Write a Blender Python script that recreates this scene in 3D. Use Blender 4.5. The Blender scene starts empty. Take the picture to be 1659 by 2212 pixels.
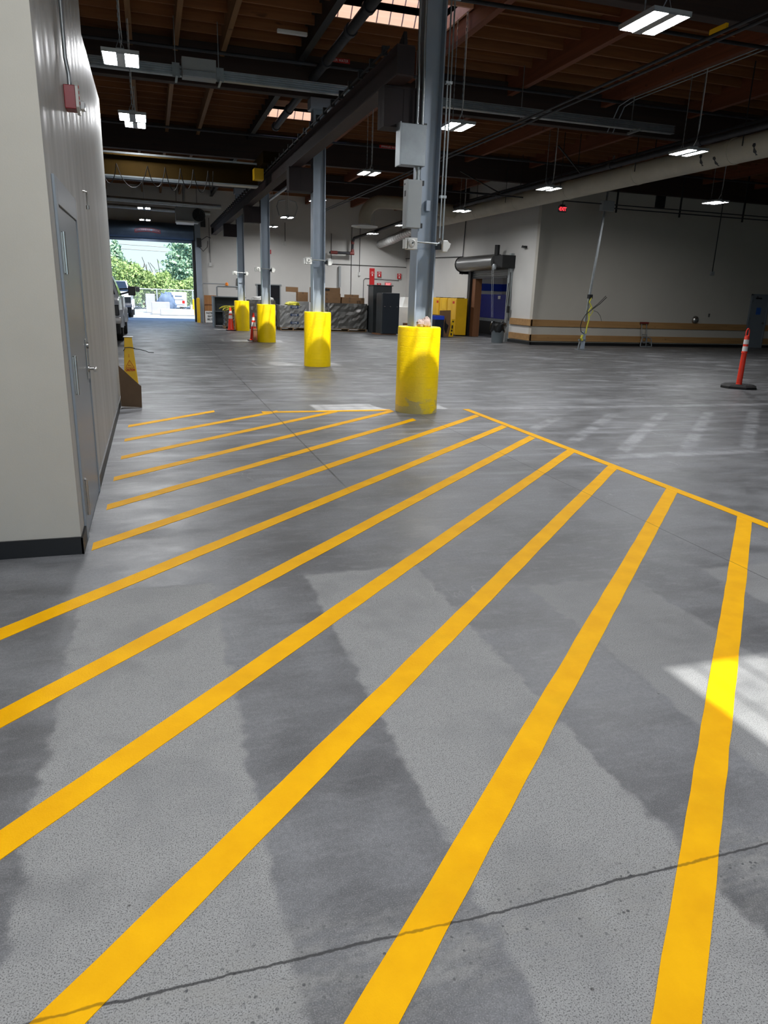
import bpy, bmesh, math, random
from mathutils import Vector, Matrix
random.seed(7)
PI = math.pi
SC = bpy.context.scene
COL = SC.collection

# ------------------------------------------------------------------ materials
def lin(c):
    return tuple(((v / 12.92) if v <= 0.04045 else ((v + 0.055) / 1.055) ** 2.4) for v in c)

def srgb(r, g, b):
    return lin((r / 255, g / 255, b / 255))

class NT:
    def __init__(s, name):
        s.m = bpy.data.materials.new(name); s.m.use_nodes = True
        s.t = s.m.node_tree; s.n = s.t.nodes
        s.b = s.n['Principled BSDF']
    def add(s, typ, **kw):
        x = s.n.new(typ)
        for k, v in kw.items():
            if k in ('inp',):
                for kk, vv in v.items():
                    s.set(x.inputs[kk], vv)
            else:
                setattr(x, k, v)
        return x
    def set(s, sock, v):
        if isinstance(v, bpy.types.NodeSocket):
            s.t.links.new(v, sock)
        else:
            sock.default_value = v
    def math(s, op, a, b=None, c=None, clamp=False):
        x = s.n.new('ShaderNodeMath'); x.operation = op; x.use_clamp = clamp
        s.set(x.inputs[0], a)
        if b is not None: s.set(x.inputs[1], b)
        if c is not None: s.set(x.inputs[2], c)
        return x.outputs[0]
    def mix(s, f, a, b, blend='MIX'):
        x = s.n.new('ShaderNodeMix'); x.data_type = 'RGBA'; x.blend_type = blend
        s.set(x.inputs[0], f)
        s.set(x.inputs[6], a if isinstance(a, bpy.types.NodeSocket) else (*a[:3], 1))
        s.set(x.inputs[7], b if isinstance(b, bpy.types.NodeSocket) else (*b[:3], 1))
        return x.outputs[2]
    def pos(s):
        if not hasattr(s, '_p'):
            g = s.n.new('ShaderNodeNewGeometry'); s._p = g.outputs['Position']
            x = s.n.new('ShaderNodeSeparateXYZ'); s.t.links.new(s._p, x.inputs[0])
            s._xyz = x.outputs
        return s._p
    def xyz(s):
        s.pos(); return s._xyz
    def noise(s, scale, detail=4, rough=0.55, stretch=None, out='Fac', dist=0.0):
        detail = min(detail, getattr(s, 'cap', 9))
        key = (scale, detail, rough, stretch, out, dist)
        if not hasattr(s, '_nz'): s._nz = {}
        if key not in s._nz: s._nz[key] = s._noise(*key)
        return s._nz[key]
    def _noise(s, scale, detail, rough, stretch, out, dist):
        v = s.pos()
        if stretch:
            mp = s.n.new('ShaderNodeVectorMath'); mp.operation = 'MULTIPLY'
            s.t.links.new(v, mp.inputs[0]); mp.inputs[1].default_value = stretch; v = mp.outputs[0]
        x = s.n.new('ShaderNodeTexNoise'); s.t.links.new(v, x.inputs['Vector'])
        x.inputs['Scale'].default_value = scale; x.inputs['Detail'].default_value = detail
        x.inputs['Roughness'].default_value = rough; x.inputs['Distortion'].default_value = dist
        return x.outputs[out]
    def rng(s, v, a, b, c=0.0, d=1.0, smooth=False):
        x = s.n.new('ShaderNodeMapRange'); x.clamp = True
        if smooth: x.interpolation_type = 'SMOOTHSTEP'
        s.set(x.inputs[0], v); x.inputs[1].default_value = a; x.inputs[2].default_value = b
        x.inputs[3].default_value = c; x.inputs[4].default_value = d
        return x.outputs[0]
    def bump(s, h, strength=0.2, dist=0.01):
        x = s.n.new('ShaderNodeBump'); x.inputs['Strength'].default_value = strength
        x.inputs['Distance'].default_value = dist
        s.t.links.new(h, x.inputs['Height']); s.t.links.new(x.outputs[0], s.b.inputs['Normal'])
    def base(s, c):
        s.set(s.b.inputs['Base Color'], c if isinstance(c, bpy.types.NodeSocket) else (*c[:3], 1))
    def rough(s, v): s.set(s.b.inputs['Roughness'], v)

def simple(name, c, rough=0.5, metal=0.0, var=0.12, scale=3.0, bump=0.0, bscale=60, stretch=None, spec=None):
    t = NT(name)
    n = t.noise(scale, 4, 0.6, stretch)
    f = t.rng(n, 0.3, 0.7)
    t.base(t.mix(f, tuple(v * (1 - var) for v in c), tuple(min(1, v * (1 + var)) for v in c)))
    t.rough(rough); t.b.inputs['Metallic'].default_value = metal
    if spec is not None: t.b.inputs['Specular IOR Level'].default_value = spec
    if bump: t.bump(t.noise(bscale, 3), bump, 0.01)
    return t.m

def emit(name, c, strength):
    t = NT(name); t.base((0.8, 0.8, 0.8))
    t.b.inputs['Emission Color'].default_value = (*c, 1); t.b.inputs['Emission Strength'].default_value = strength
    return t.m

def joint_mask(t):
    """saw cuts and cracks of the slab: returns 0..1, thin dark lines"""
    x, y, z = t.xyz()
    wob = t.math('MULTIPLY', t.math('SUBTRACT', t.noise(1.6, 3), 0.5), 0.06)
    wob2 = t.math('MULTIPLY', t.math('SUBTRACT', t.noise(30, 2), 0.5), 0.014)
    w = t.math('ADD', wob, wob2)
    def ln(coord, at, width, wobble, lo=None):
        c = t.math('SUBTRACT', coord, at)
        if wobble is not None: c = t.math('ADD', c, wobble)
        c = t.math('ABSOLUTE', c)
        return t.rng(c, width * 0.45, width, 1, 0)
    f = ln(y, 1.37, 0.0056, w)
    cut = t.rng(y, 2.6, 2.9, 0, 1)
    for at in (3.53, 1.515):
        f = t.math('MAXIMUM', f, t.math('MULTIPLY', ln(x, at, 0.005 if at > 2 else 0.011, None), cut if at > 2 else t.rng(y, 5.6, 6.2)))
    left = t.rng(x, 1.6, 1.9, 1, 0)
    f = t.math('MAXIMUM', f, t.math('MULTIPLY', ln(y, 9.83, 0.012, None), left))
    f = t.math('MAXIMUM', f, t.math('MULTIPLY', ln(y, 7.05, 0.012, None), left))
    far = t.rng(y, 10.3, 10.6)
    f = t.math('MAXIMUM', f, t.math('MULTIPLY', ln(t.math('PINGPONG', t.math('ADD', y, 0.6), 2.2), 0.0, 0.02, None), t.math('MULTIPLY', far, 0.5)))
    return f

def concrete_material():
    t = NT('concrete_slab'); t.cap = 2.6
    x, y, z = t.xyz()
    big = t.noise(0.45, 5, 0.6)
    mid = t.noise(1.9, 6, 0.65, (1.0, 1.7, 1))
    streak = t.noise(2.2, 5, 0.6, (0.35, 2.4, 1))
    fine = t.noise(55, 2, 0.6)
    grit = t.noise(260, 1, 0.6)
    base = t.mix(t.rng(big, 0.34, 0.66), srgb(94, 95, 97), srgb(120, 122, 125))
    base = t.mix(t.math('MULTIPLY', t.rng(mid, 0.42, 0.72), 0.55), base, srgb(146, 148, 152))
    base = t.mix(t.math('MULTIPLY', t.rng(mid, 0.30, 0.50, 1, 0), 0.35), base, srgb(80, 81, 84))
    # pale rubbed streaks beyond the near bay
    fz = t.rng(y, 4.5, 8.5)
    base = t.mix(t.math('MULTIPLY', t.math('MULTIPLY', t.rng(streak, 0.53, 0.68), fz), 0.62), base, srgb(176, 179, 187))
    base = t.mix(t.math('MULTIPLY', t.math('MULTIPLY', t.rng(streak, 0.32, 0.46, 1, 0), fz), 0.7), base, srgb(78, 79, 82))
    base = t.mix(t.math('MULTIPLY', t.math('MAXIMUM', t.rng(y, 9, 14), t.math('MULTIPLY', t.rng(x, 4.5, 9), 0.85)), 0.75), base, srgb(60, 59, 57))  # dimmer light of the far and right hall, darkened into the slab colour
    mot = t.noise(0.8, 6, 0.7, (1, 2.2, 1))
    base = t.mix(t.math('MULTIPLY', t.rng(mot, 0.52, 0.66), t.math('MULTIPLY', t.rng(y, 5, 10), 0.42)), base, srgb(168, 170, 174))
    base = t.mix(t.math('MULTIPLY', t.rng(t.noise(0.9, 2, .7), 0.38, 0.5, 1, 0), 0.40), base, srgb(74, 75, 77))
    base = t.mix(t.math('MULTIPLY', t.rng(t.noise(7, 5, .7, (1, 2.6, 1)), 0.5, 0.7), 0.25), base, srgb(150, 151, 153))
    # ground-off strips where an older floor marking was removed
    wob = t.math('MULTIPLY', t.math('SUBTRACT', t.noise(2.6, 5, .7), 0.5), 0.10)
    wob2 = t.math('MULTIPLY', t.math('SUBTRACT', t.noise(9, 4, .65), 0.5), 0.11)
    xw = t.math('ADD', x, t.math('ADD', wob, wob2))
    yw = t.math('ADD', y, t.math('ADD', wob2, t.math('MULTIPLY', wob, 0.6)))
    pp = t.math('PINGPONG', t.math('ADD', xw, 0.105 + 1.225 * 4), 0.6125)
    wear = t.rng(pp, 0.327, 0.363, 1, 0, smooth=True)
    lim = t.math('ADD', 3.88, t.rng(x, 1.6, 1.9, 0, -0.46))
    wear = t.math('MULTIPLY', wear, t.rng(t.math('SUBTRACT', yw, lim), -0.025, 0.025, 1, 0, smooth=True))
    wear = t.math('MULTIPLY', wear, t.rng(x, 1.55, 2.3, 1.0, 0.55))
    wear = t.math('MULTIPLY', wear, t.rng(x, 3.85, 4.0, 1, 0))
    patch = t.rng(t.noise(2.6, 5, .7), 0.28, 0.52, 0.45, 1.0)
    wear = t.math('MULTIPLY', wear, patch)
    wc = t.mix(t.rng(fine, 0.3, 0.7), srgb(142, 143, 142), srgb(172, 173, 172))
    wc = t.mix(t.math('MULTIPLY', t.rng(grit, 0.56, 0.64), 0.7), wc, srgb(78, 78, 80))
    base = t.mix(wear, base, wc)
    # ghosts of an older hatching, right of the new one
    d = t.math('SUBTRACT', y, x)
    dw = t.math('ADD', d, wob2)
    gm = t.rng(t.math('PINGPONG', t.math('ADD', dw, 8.81), 0.44), 0.07, 0.15, 1, 0)
    ybar = t.rng(t.math('ABSOLUTE', t.math('SUBTRACT', t.math('ABSOLUTE', t.math('SUBTRACT', yw, 8.18)), 1.68)), 0.06, 0.14, 1, 0)
    gm = t.math('MAXIMUM', t.math('MULTIPLY', gm, t.rng(t.math('ABSOLUTE', t.math('SUBTRACT', y, 7.85)), 1.25, 1.4, 1, 0)), ybar)
    gm = t.math('MULTIPLY', gm, t.rng(t.math('ABSOLUTE', t.math('SUBTRACT', x, 7.5)), 2.8, 3.0, 1, 0))
    gm = t.math('MULTIPLY', gm, t.math('MULTIPLY', t.rng(t.noise(2.6, 5, .7), 0.36, 0.62), 0.6))
    base = t.mix(gm, base, srgb(178, 180, 184))
    # worn joint edge with exposed stones
    vo = t.n.new('ShaderNodeTexVoronoi'); t.t.links.new(t.pos(), vo.inputs['Vector']); vo.inputs['Scale'].default_value = 70
    sep = t.n.new('ShaderNodeSeparateColor'); t.t.links.new(vo.outputs['Color'], sep.inputs[0])
    stones = t.math('MULTIPLY', t.rng(vo.outputs['Distance'], 0.25, 0.4, 1, 0), t.rng(sep.outputs[0], 0.72, 0.78))
    jd = t.math('ABSOLUTE', t.math('SUBTRACT', t.math('ADD', y, wob), 1.31))
    jz = t.math('MULTIPLY', t.rng(jd, 0.05, 0.2, 1, 0), t.rng(t.noise(7, 5, .7, (1, 2.6, 1)), 0.4, 0.6))
    base = t.mix(t.math('MULTIPLY', jz, 0.5), base, srgb(150, 150, 146))
    base = t.mix(t.math('MULTIPLY', stones, t.math('MULTIPLY', jz, 0.9)), base, srgb(66, 68, 72))
    # small pits
    v2 = t.n.new('ShaderNodeTexVoronoi'); t.t.links.new(t.pos(), v2.inputs['Vector']); v2.inputs['Scale'].default_value = 9
    s2 = t.n.new('ShaderNodeSeparateColor'); t.t.links.new(v2.outputs['Color'], s2.inputs[0])
    pits = t.math('MULTIPLY', t.rng(v2.outputs['Distance'], 0.025, 0.06, 1, 0), t.rng(s2.outputs[1], 0.82, 0.85))
    base = t.mix(t.math('MULTIPLY', pits, 0.8), base, srgb(45, 44, 43))
    # scuffs and drips of white paint
    sc = t.noise(2.6, 2, 0.5, (3.0, 0.9, 1))
    ln_ = t.rng(t.math('ABSOLUTE', t.math('SUBTRACT', sc, 0.5)), 0.0, 0.006, 1, 0)
    ln_ = t.math('MULTIPLY', ln_, t.rng(t.noise(0.9, 2, .7), 0.60, 0.68))
    base = t.mix(t.math('MULTIPLY', ln_, 0.5), base, srgb(190, 190, 190))
    base = t.mix(t.math('MULTIPLY', t.rng(fine, 0.40, 0.68), 0.22), base, srgb(58, 58, 60))
    base = t.mix(t.math('MULTIPLY', t.rng(grit, 0.54, 0.66), 0.30), base, srgb(60, 60, 62))
    base = t.mix(t.math('MULTIPLY', t.rng(grit, 0.34, 0.44, 1, 0), 0.22), base, srgb(188, 188, 188))
    base = t.mix(t.math('MULTIPLY', joint_mask(t), 0.85), base, srgb(40, 40, 42))
    # brown mat-sized stain further down the aisle
    sx = t.rng(t.math('ABSOLUTE', t.math('SUBTRACT', xw, 0.3)), 0.25, 0.45, 1, 0)
    sy = t.rng(t.math('ABSOLUTE', t.math('SUBTRACT', yw, 24.2)), 0.5, 1.1, 1, 0)
    base = t.mix(t.math('MULTIPLY', t.math('MULTIPLY', sx, sy), 0.6), base, srgb(84, 76, 70))
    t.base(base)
    r = t.rng(mid, 0.3, 0.7, 0.36, 0.58)
    t.rough(t.math('ADD', r, t.math('MULTIPLY', wear, 0.3)))
    t.bump(grit, 0.14, 0.004)
    return t.m

def stripe_material():
    t = NT('yellow_floor_paint')
    c = t.mix(t.rng(t.noise(6, 4), 0.35, 0.65), srgb(245, 178, 0), srgb(255, 190, 0))
    c = t.mix(t.math('MULTIPLY', t.rng(t.noise(2.1, 4), 0.55, 0.7), 0.25), c, srgb(214, 162, 18))
    c = t.mix(t.math('MULTIPLY', joint_mask(t), 0.65), c, srgb(120, 88, 10))
    t.base(c); t.rough(0.6); t.b.inputs['Specular IOR Level'].default_value = 0.12
    t.bump(t.noise(180, 1), 0.3, 0.004)
    return t.m

def bollard_material():
    t = NT('yellow_bollard_paint')
    x, y, z = t.xyz()
    c = t.mix(t.rng(t.noise(3, 4), 0.3, 0.7), srgb(238, 200, 4), srgb(252, 216, 6))
    band = t.math('ABSOLUTE', t.math('SUBTRACT', t.math('PINGPONG', t.math('ADD', z, t.math('MULTIPLY', t.noise(2.5, 2, .5, (1, 1, 6)), 0.035)), 0.07), 0.035))
    seam = t.rng(band, 0.0, 0.0028, 1, 0)
    c = t.mix(t.math('MULTIPLY', seam, t.rng(t.noise(7, 2), 0.45, 0.6, 0, 0.45)), c, srgb(140, 110, 10))
    # scraped grey and dusty around the foot of the nearest one
    low = t.rng(z, 0.02, 0.32, 1, 0)
    near = t.rng(y, 10.3, 10.6, 1, 0)
    sc = t.math('MULTIPLY', t.rng(t.math('ADD', t.noise(3.2, 4, .6, (1, 1, 2.2)), t.math('MULTIPLY', low, 0.22)), 0.60, 0.66), t.math('MULTIPLY', near, t.rng(z, 0.3, 0.42, 1, 0)))
    c = t.mix(t.math('MULTIPLY', sc, 0.7), c, srgb(160, 154, 130))
    dust = t.math('MULTIPLY', t.rng(z, 0.05, 0.55, 1, 0), t.rng(t.noise(2.2, 4), 0.35, 0.6))
    c = t.mix(t.math('MULTIPLY', dust, t.math('MULTIPLY', near, 0.5)), c, srgb(186, 170, 96))
    t.base(c); t.rough(0.42); t.b.inputs['Specular IOR Level'].default_value = 0.3
    t.bump(t.math('ADD', t.noise(45, 3), t.math('MULTIPLY', seam, -1.2)), 0.25, 0.008)
    return t.m

def wood_material(name, a, b, scale=2.0, axis='x', rough=0.7):
    t = NT(name)
    st = {'x': (0.25, 5, 5), 'y': (5, 0.25, 5), 'z': (5, 5, 0.25)}[axis]
    n = t.noise(scale, 5, 0.65, st, dist=0.8)
    c = t.mix(t.rng(n, 0.32, 0.68), a, b)
    k = t.noise(2.1, 2, 0.5, (1.0, 2.5, 2.5))
    c = t.mix(t.math('MULTIPLY', t.rng(k, 0.70, 0.76), 0.7), c, tuple(v * 0.35 for v in a))
    t.base(c); t.rough(rough)
    return t.m

def foliage(name, a, b, c):
    t = NT(name)
    n = t.noise(0.9, 3); m = t.noise(6, 2)
    col = t.mix(t.rng(n, 0.35, 0.65), a, b)
    col = t.mix(t.rng(m, 0.5, 0.7), col, c)
    t.base(col); t.rough(0.7); t.b.inputs['Specular IOR Level'].default_value = 0.2
    return t.m

def brushed_wall(name, a, b, rough):
    t = NT(name)
    n = t.noise(1.2, 4, 0.5, (1, 1.8, 0.16))
    t.base(t.mix(t.rng(n, 0.3, 0.7), a, b)); t.rough(t.rng(t.noise(2.3, 3, .5, (1, 2.5, .12)), 0.35, 0.65, rough - .12, rough + .1))
    t.b.inputs['Specular IOR Level'].default_value = 0.35
    t.bump(t.noise(90, 3), 0.05, 0.004)
    return t.m

M = {}
M['concrete'] = concrete_material()
M['stripe'] = stripe_material()
M['bollard'] = bollard_material()
M['wall_beige'] = simple('painted_wall_beige', srgb(180, 176, 166), 0.7, var=0.03, bump=0.05, bscale=120)
M['wall_gloss'] = brushed_wall('painted_wall_semigloss', srgb(164, 165, 163), srgb(178, 179, 177), 0.5)
M['wall_white'] = simple('painted_wall_white', srgb(205, 203, 198), 0.65, var=0.035, scale=0.7, bump=0.03)
M['wall_greige'] = simple('painted_wall_greige', srgb(186, 181, 170), 0.7, var=0.04, scale=0.6)
M['black_base'] = simple('black_rubber_base', srgb(22, 22, 23), 0.45)
M['black'] = simple('black_plastic', srgb(20, 20, 21), 0.4)
M['blackmetal'] = simple('black_painted_metal', srgb(26, 26, 28), 0.5)
M['black_pipe'] = simple('black_steel_pipe', srgb(48, 48, 52), 0.5, 0.3, var=0.25, scale=5)
M['column'] = simple('blue_grey_steel_paint', srgb(150, 160, 172), 0.36, 0.15, var=0.06, scale=2)
M['door_grey'] = simple('grey_door_paint', srgb(128, 136, 144), 0.33, 0.1, var=0.04, scale=1.5)
M['maroon'] = simple('maroon_primer_steel', srgb(46, 29, 27), 0.7, 0.0, var=0.18, scale=3)
M['maroon2'] = simple('dark_maroon_primer', srgb(30, 18, 19), 0.75, 0.0, var=0.2, scale=3)
M['galv'] = simple('galvanised_steel', srgb(165, 170, 172), 0.38, 0.75, var=0.15, scale=6)
M['galv_light'] = simple('galvanised_sheet', srgb(150, 156, 160), 0.36, 0.5, var=0.12, scale=5)
M['steel'] = simple('brushed_stainless', srgb(178, 176, 172), 0.25, 0.9, var=0.08, scale=20)
M['panel_grey'] = simple('light_grey_enclosure', srgb(152, 156, 157), 0.45, 0.1, var=0.04)
M['ply'] = wood_material('plywood_deck', srgb(142, 102, 64), srgb(168, 124, 80), 1.2, 'x')
M['joist'] = wood_material('joist_timber', srgb(118, 74, 42), srgb(146, 98, 58), 1.5, 'x')
M['purlin'] = wood_material('purlin_timber', srgb(106, 57, 34), srgb(130, 74, 46), 1.5, 'y')
M['girder'] = wood_material('girder_timber', srgb(38, 24, 19), srgb(52, 32, 24), 1.5, 'x')
M['strut'] = wood_material('strut_timber', srgb(116, 82, 48), srgb(142, 104, 64), 1.5, 'y')
M['well'] = wood_material('skylight_well_board', srgb(226, 176, 146), srgb(240, 198, 170), 1.5, 'x')
M['rail'] = wood_material('rail_timber', srgb(150, 112, 68), srgb(176, 136, 86), 1.6, 'x')
M['duct'] = simple('off_white_duct_wrap', srgb(196, 188, 170), 0.55, var=0.08, scale=2, bump=0.2, bscale=4)
M['duct_tan'] = simple('tan_duct_wrap', srgb(176, 166, 146), 0.55, var=0.1, scale=2, bump=0.2, bscale=4)
M['flex'] = simple('silver_flex_duct', srgb(186, 186, 184), 0.3, 0.7, var=0.15, scale=8)
M['white_plastic'] = simple('white_plastic', srgb(206, 206, 202), 0.4, var=0.03)
M['white'] = simple('white_paint', srgb(230, 230, 226), 0.5, var=0.03)
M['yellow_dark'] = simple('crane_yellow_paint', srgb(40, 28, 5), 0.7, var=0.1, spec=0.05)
M['yellow'] = simple('bright_yellow_paint', srgb(240, 190, 20), 0.45, var=0.05)
M['cab_yellow'] = simple('cabinet_yellow_paint', srgb(226, 176, 18), 0.4, var=0.06)
M['sign_yellow'] = simple('floor_sign_yellow', srgb(232, 184, 10), 0.4, var=0.05)
M['sign_red'] = simple('sign_red', srgb(190, 26, 30), 0.45, var=0.05)
M['alarm_red'] = simple('alarm_red', srgb(142, 18, 32), 0.35, var=0.05)
M['orange'] = simple('traffic_orange', srgb(232, 52, 24), 0.42, var=0.06)
M['reflect'] = simple('reflective_white', srgb(226, 224, 222), 0.35, var=0.04)
M['rubber'] = simple('black_rubber', srgb(18, 18, 18), 0.7, var=0.2)
M['card'] = simple('cardboard', srgb(124, 94, 64), 0.8, var=0.07, scale=4)
M['card_dark'] = simple('brown_cardboard', srgb(104, 82, 60), 0.8, var=0.07, scale=4)
M['wrap'] = simple('stretch_wrap_grey', srgb(100, 98, 94), 0.25, 0.2, var=0.14, scale=7, bump=0.12, bscale=22, stretch=(1, 1, 5))
M['wrap_pale'] = simple('stretch_wrap_pale', srgb(142, 142, 140), 0.35, 0.05, var=0.12, scale=6, bump=0.15, bscale=22, stretch=(1, 1, 4))
M['pallet'] = wood_material('pallet_timber', srgb(120, 92, 60), srgb(150, 120, 84), 2, 'x')
M['navy'] = simple('dark_navy_enamel', srgb(19, 28, 38), 0.35, var=0.08)
M['blue'] = simple('deep_blue_enamel', srgb(22, 30, 140), 0.4, var=0.08)
M['blue_band'] = simple('blue_wall_band', srgb(16, 58, 176), 0.5, var=0.05)
M['label_blue'] = simple('navy_label', srgb(32, 56, 92), 0.5, var=0.04)
M['roller'] = simple('dark_blue_grey_roller', srgb(82, 100, 124), 0.3, 0.3, var=0.1)
M['roller_grey'] = simple('galvanised_roller', srgb(120, 120, 118), 0.35, 0.6, var=0.12, stretch=(1, .3, 6))
M['bin_grey'] = simple('grey_bin_plastic', srgb(92, 100, 104), 0.5, var=0.06)
M['dark_grey'] = simple('dark_grey_enamel', srgb(56, 60, 62), 0.4)
M['bag'] = simple('black_bag_film', srgb(16, 16, 17), 0.22, var=0.2, bump=0.6, bscale=18)
M['strap'] = simple('lime_strap', srgb(196, 190, 60), 0.6, var=0.15)
M['rag'] = simple('pale_rag', srgb(160, 142, 136), 0.9, var=0.15, scale=18, bump=0.4, bscale=30)
M['van_white'] = simple('vehicle_white', srgb(168, 172, 178), 0.25, var=0.03)
M['van_silver'] = simple('vehicle_silver', srgb(176, 172, 170), 0.25, 0.3, var=0.03)
M['glass_dark'] = simple('dark_window_glass', srgb(30, 36, 42), 0.08, var=0.05, spec=0.8)
M['lens'] = simple('clear_lens', srgb(225, 228, 230), 0.12, 0.3, var=0.05)
M['ladder_red'] = simple('red_fibreglass', srgb(150, 34, 32), 0.5, var=0.06)
M['pipe_red'] = simple('fire_main_red', srgb(112, 40, 34), 0.45, var=0.1)
M['paper_blue'] = simple('blue_notice', srgb(44, 96, 178), 0.6, var=0.04)
M['asphalt'] = simple('yard_paving', srgb(150, 156, 160), 0.9, var=0.06, scale=0.5)
M['block'] = simple('concrete_block', srgb(176, 178, 178), 0.9, var=0.06, scale=2)
M['fence'] = simple('fence_galvanised', srgb(190, 196, 200), 0.5, 0.3)
M['tarp'] = simple('blue_grey_tarp', srgb(96, 116, 142), 0.7, var=0.2, scale=3)
M['bark'] = simple('tree_bark', srgb(84, 70, 56), 0.9, var=0.2)
M['conifer'] = foliage('conifer_needles', srgb(128, 160, 124), srgb(158, 186, 146), srgb(196, 210, 160))
M['conifer_blue'] = foliage('blue_conifer_needles', srgb(132, 168, 140), srgb(166, 198, 166), srgb(200, 216, 176))
M['leafy'] = foliage('yellow_green_leaves', srgb(126, 156, 92), srgb(156, 182, 112), srgb(196, 208, 152))
M['led'] = emit('led_panel', (0.97, 0.98, 1.0), 165)
M['exit_red'] = emit('exit_letters_red', (1.0, 0.02, 0.04), 0.9)
M['amber'] = simple('amber_lens', srgb(255, 140, 20), 0.3)
M['timber_panel'] = wood_material('timber_panel', srgb(146, 98, 56), srgb(170, 120, 72), 1.4, 'z')
M['brown_post'] = wood_material('brown_post', srgb(110, 70, 42), srgb(128, 84, 52), 1.4, 'z')
M['ground_wood'] = M['pallet']
M['letter_black'] = simple('black_lettering', srgb(24, 24, 24), 0.6)
M['letter_red'] = simple('red_lettering', srgb(186, 30, 26), 0.6)
M['letter_white'] = simple('white_lettering', srgb(236, 236, 234), 0.6)
M['letter_pink'] = simple('pale_red_lettering', srgb(214, 120, 122), 0.6)
def pane_material():
    t = NT('skylight_acrylic')
    tr = t.n.new('ShaderNodeBsdfTransparent'); tr.inputs[0].default_value = (0.93, 0.95, 0.97, 1)
    t.rough(0.2); t.base((0.9, 0.95, 1.0))
    mx = t.n.new('ShaderNodeMixShader'); mx.inputs[0].default_value = 0.10
    t.t.links.new(tr.outputs[0], mx.inputs[1]); t.t.links.new(t.b.outputs[0], mx.inputs[2])
    t.t.links.new(mx.outputs[0], t.n['Material Output'].inputs['Surface'])
    return t.m
M['pane'] = pane_material()

# ------------------------------------------------------------------ mesh building
W = {}          # world location of every object that parents something

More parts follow.
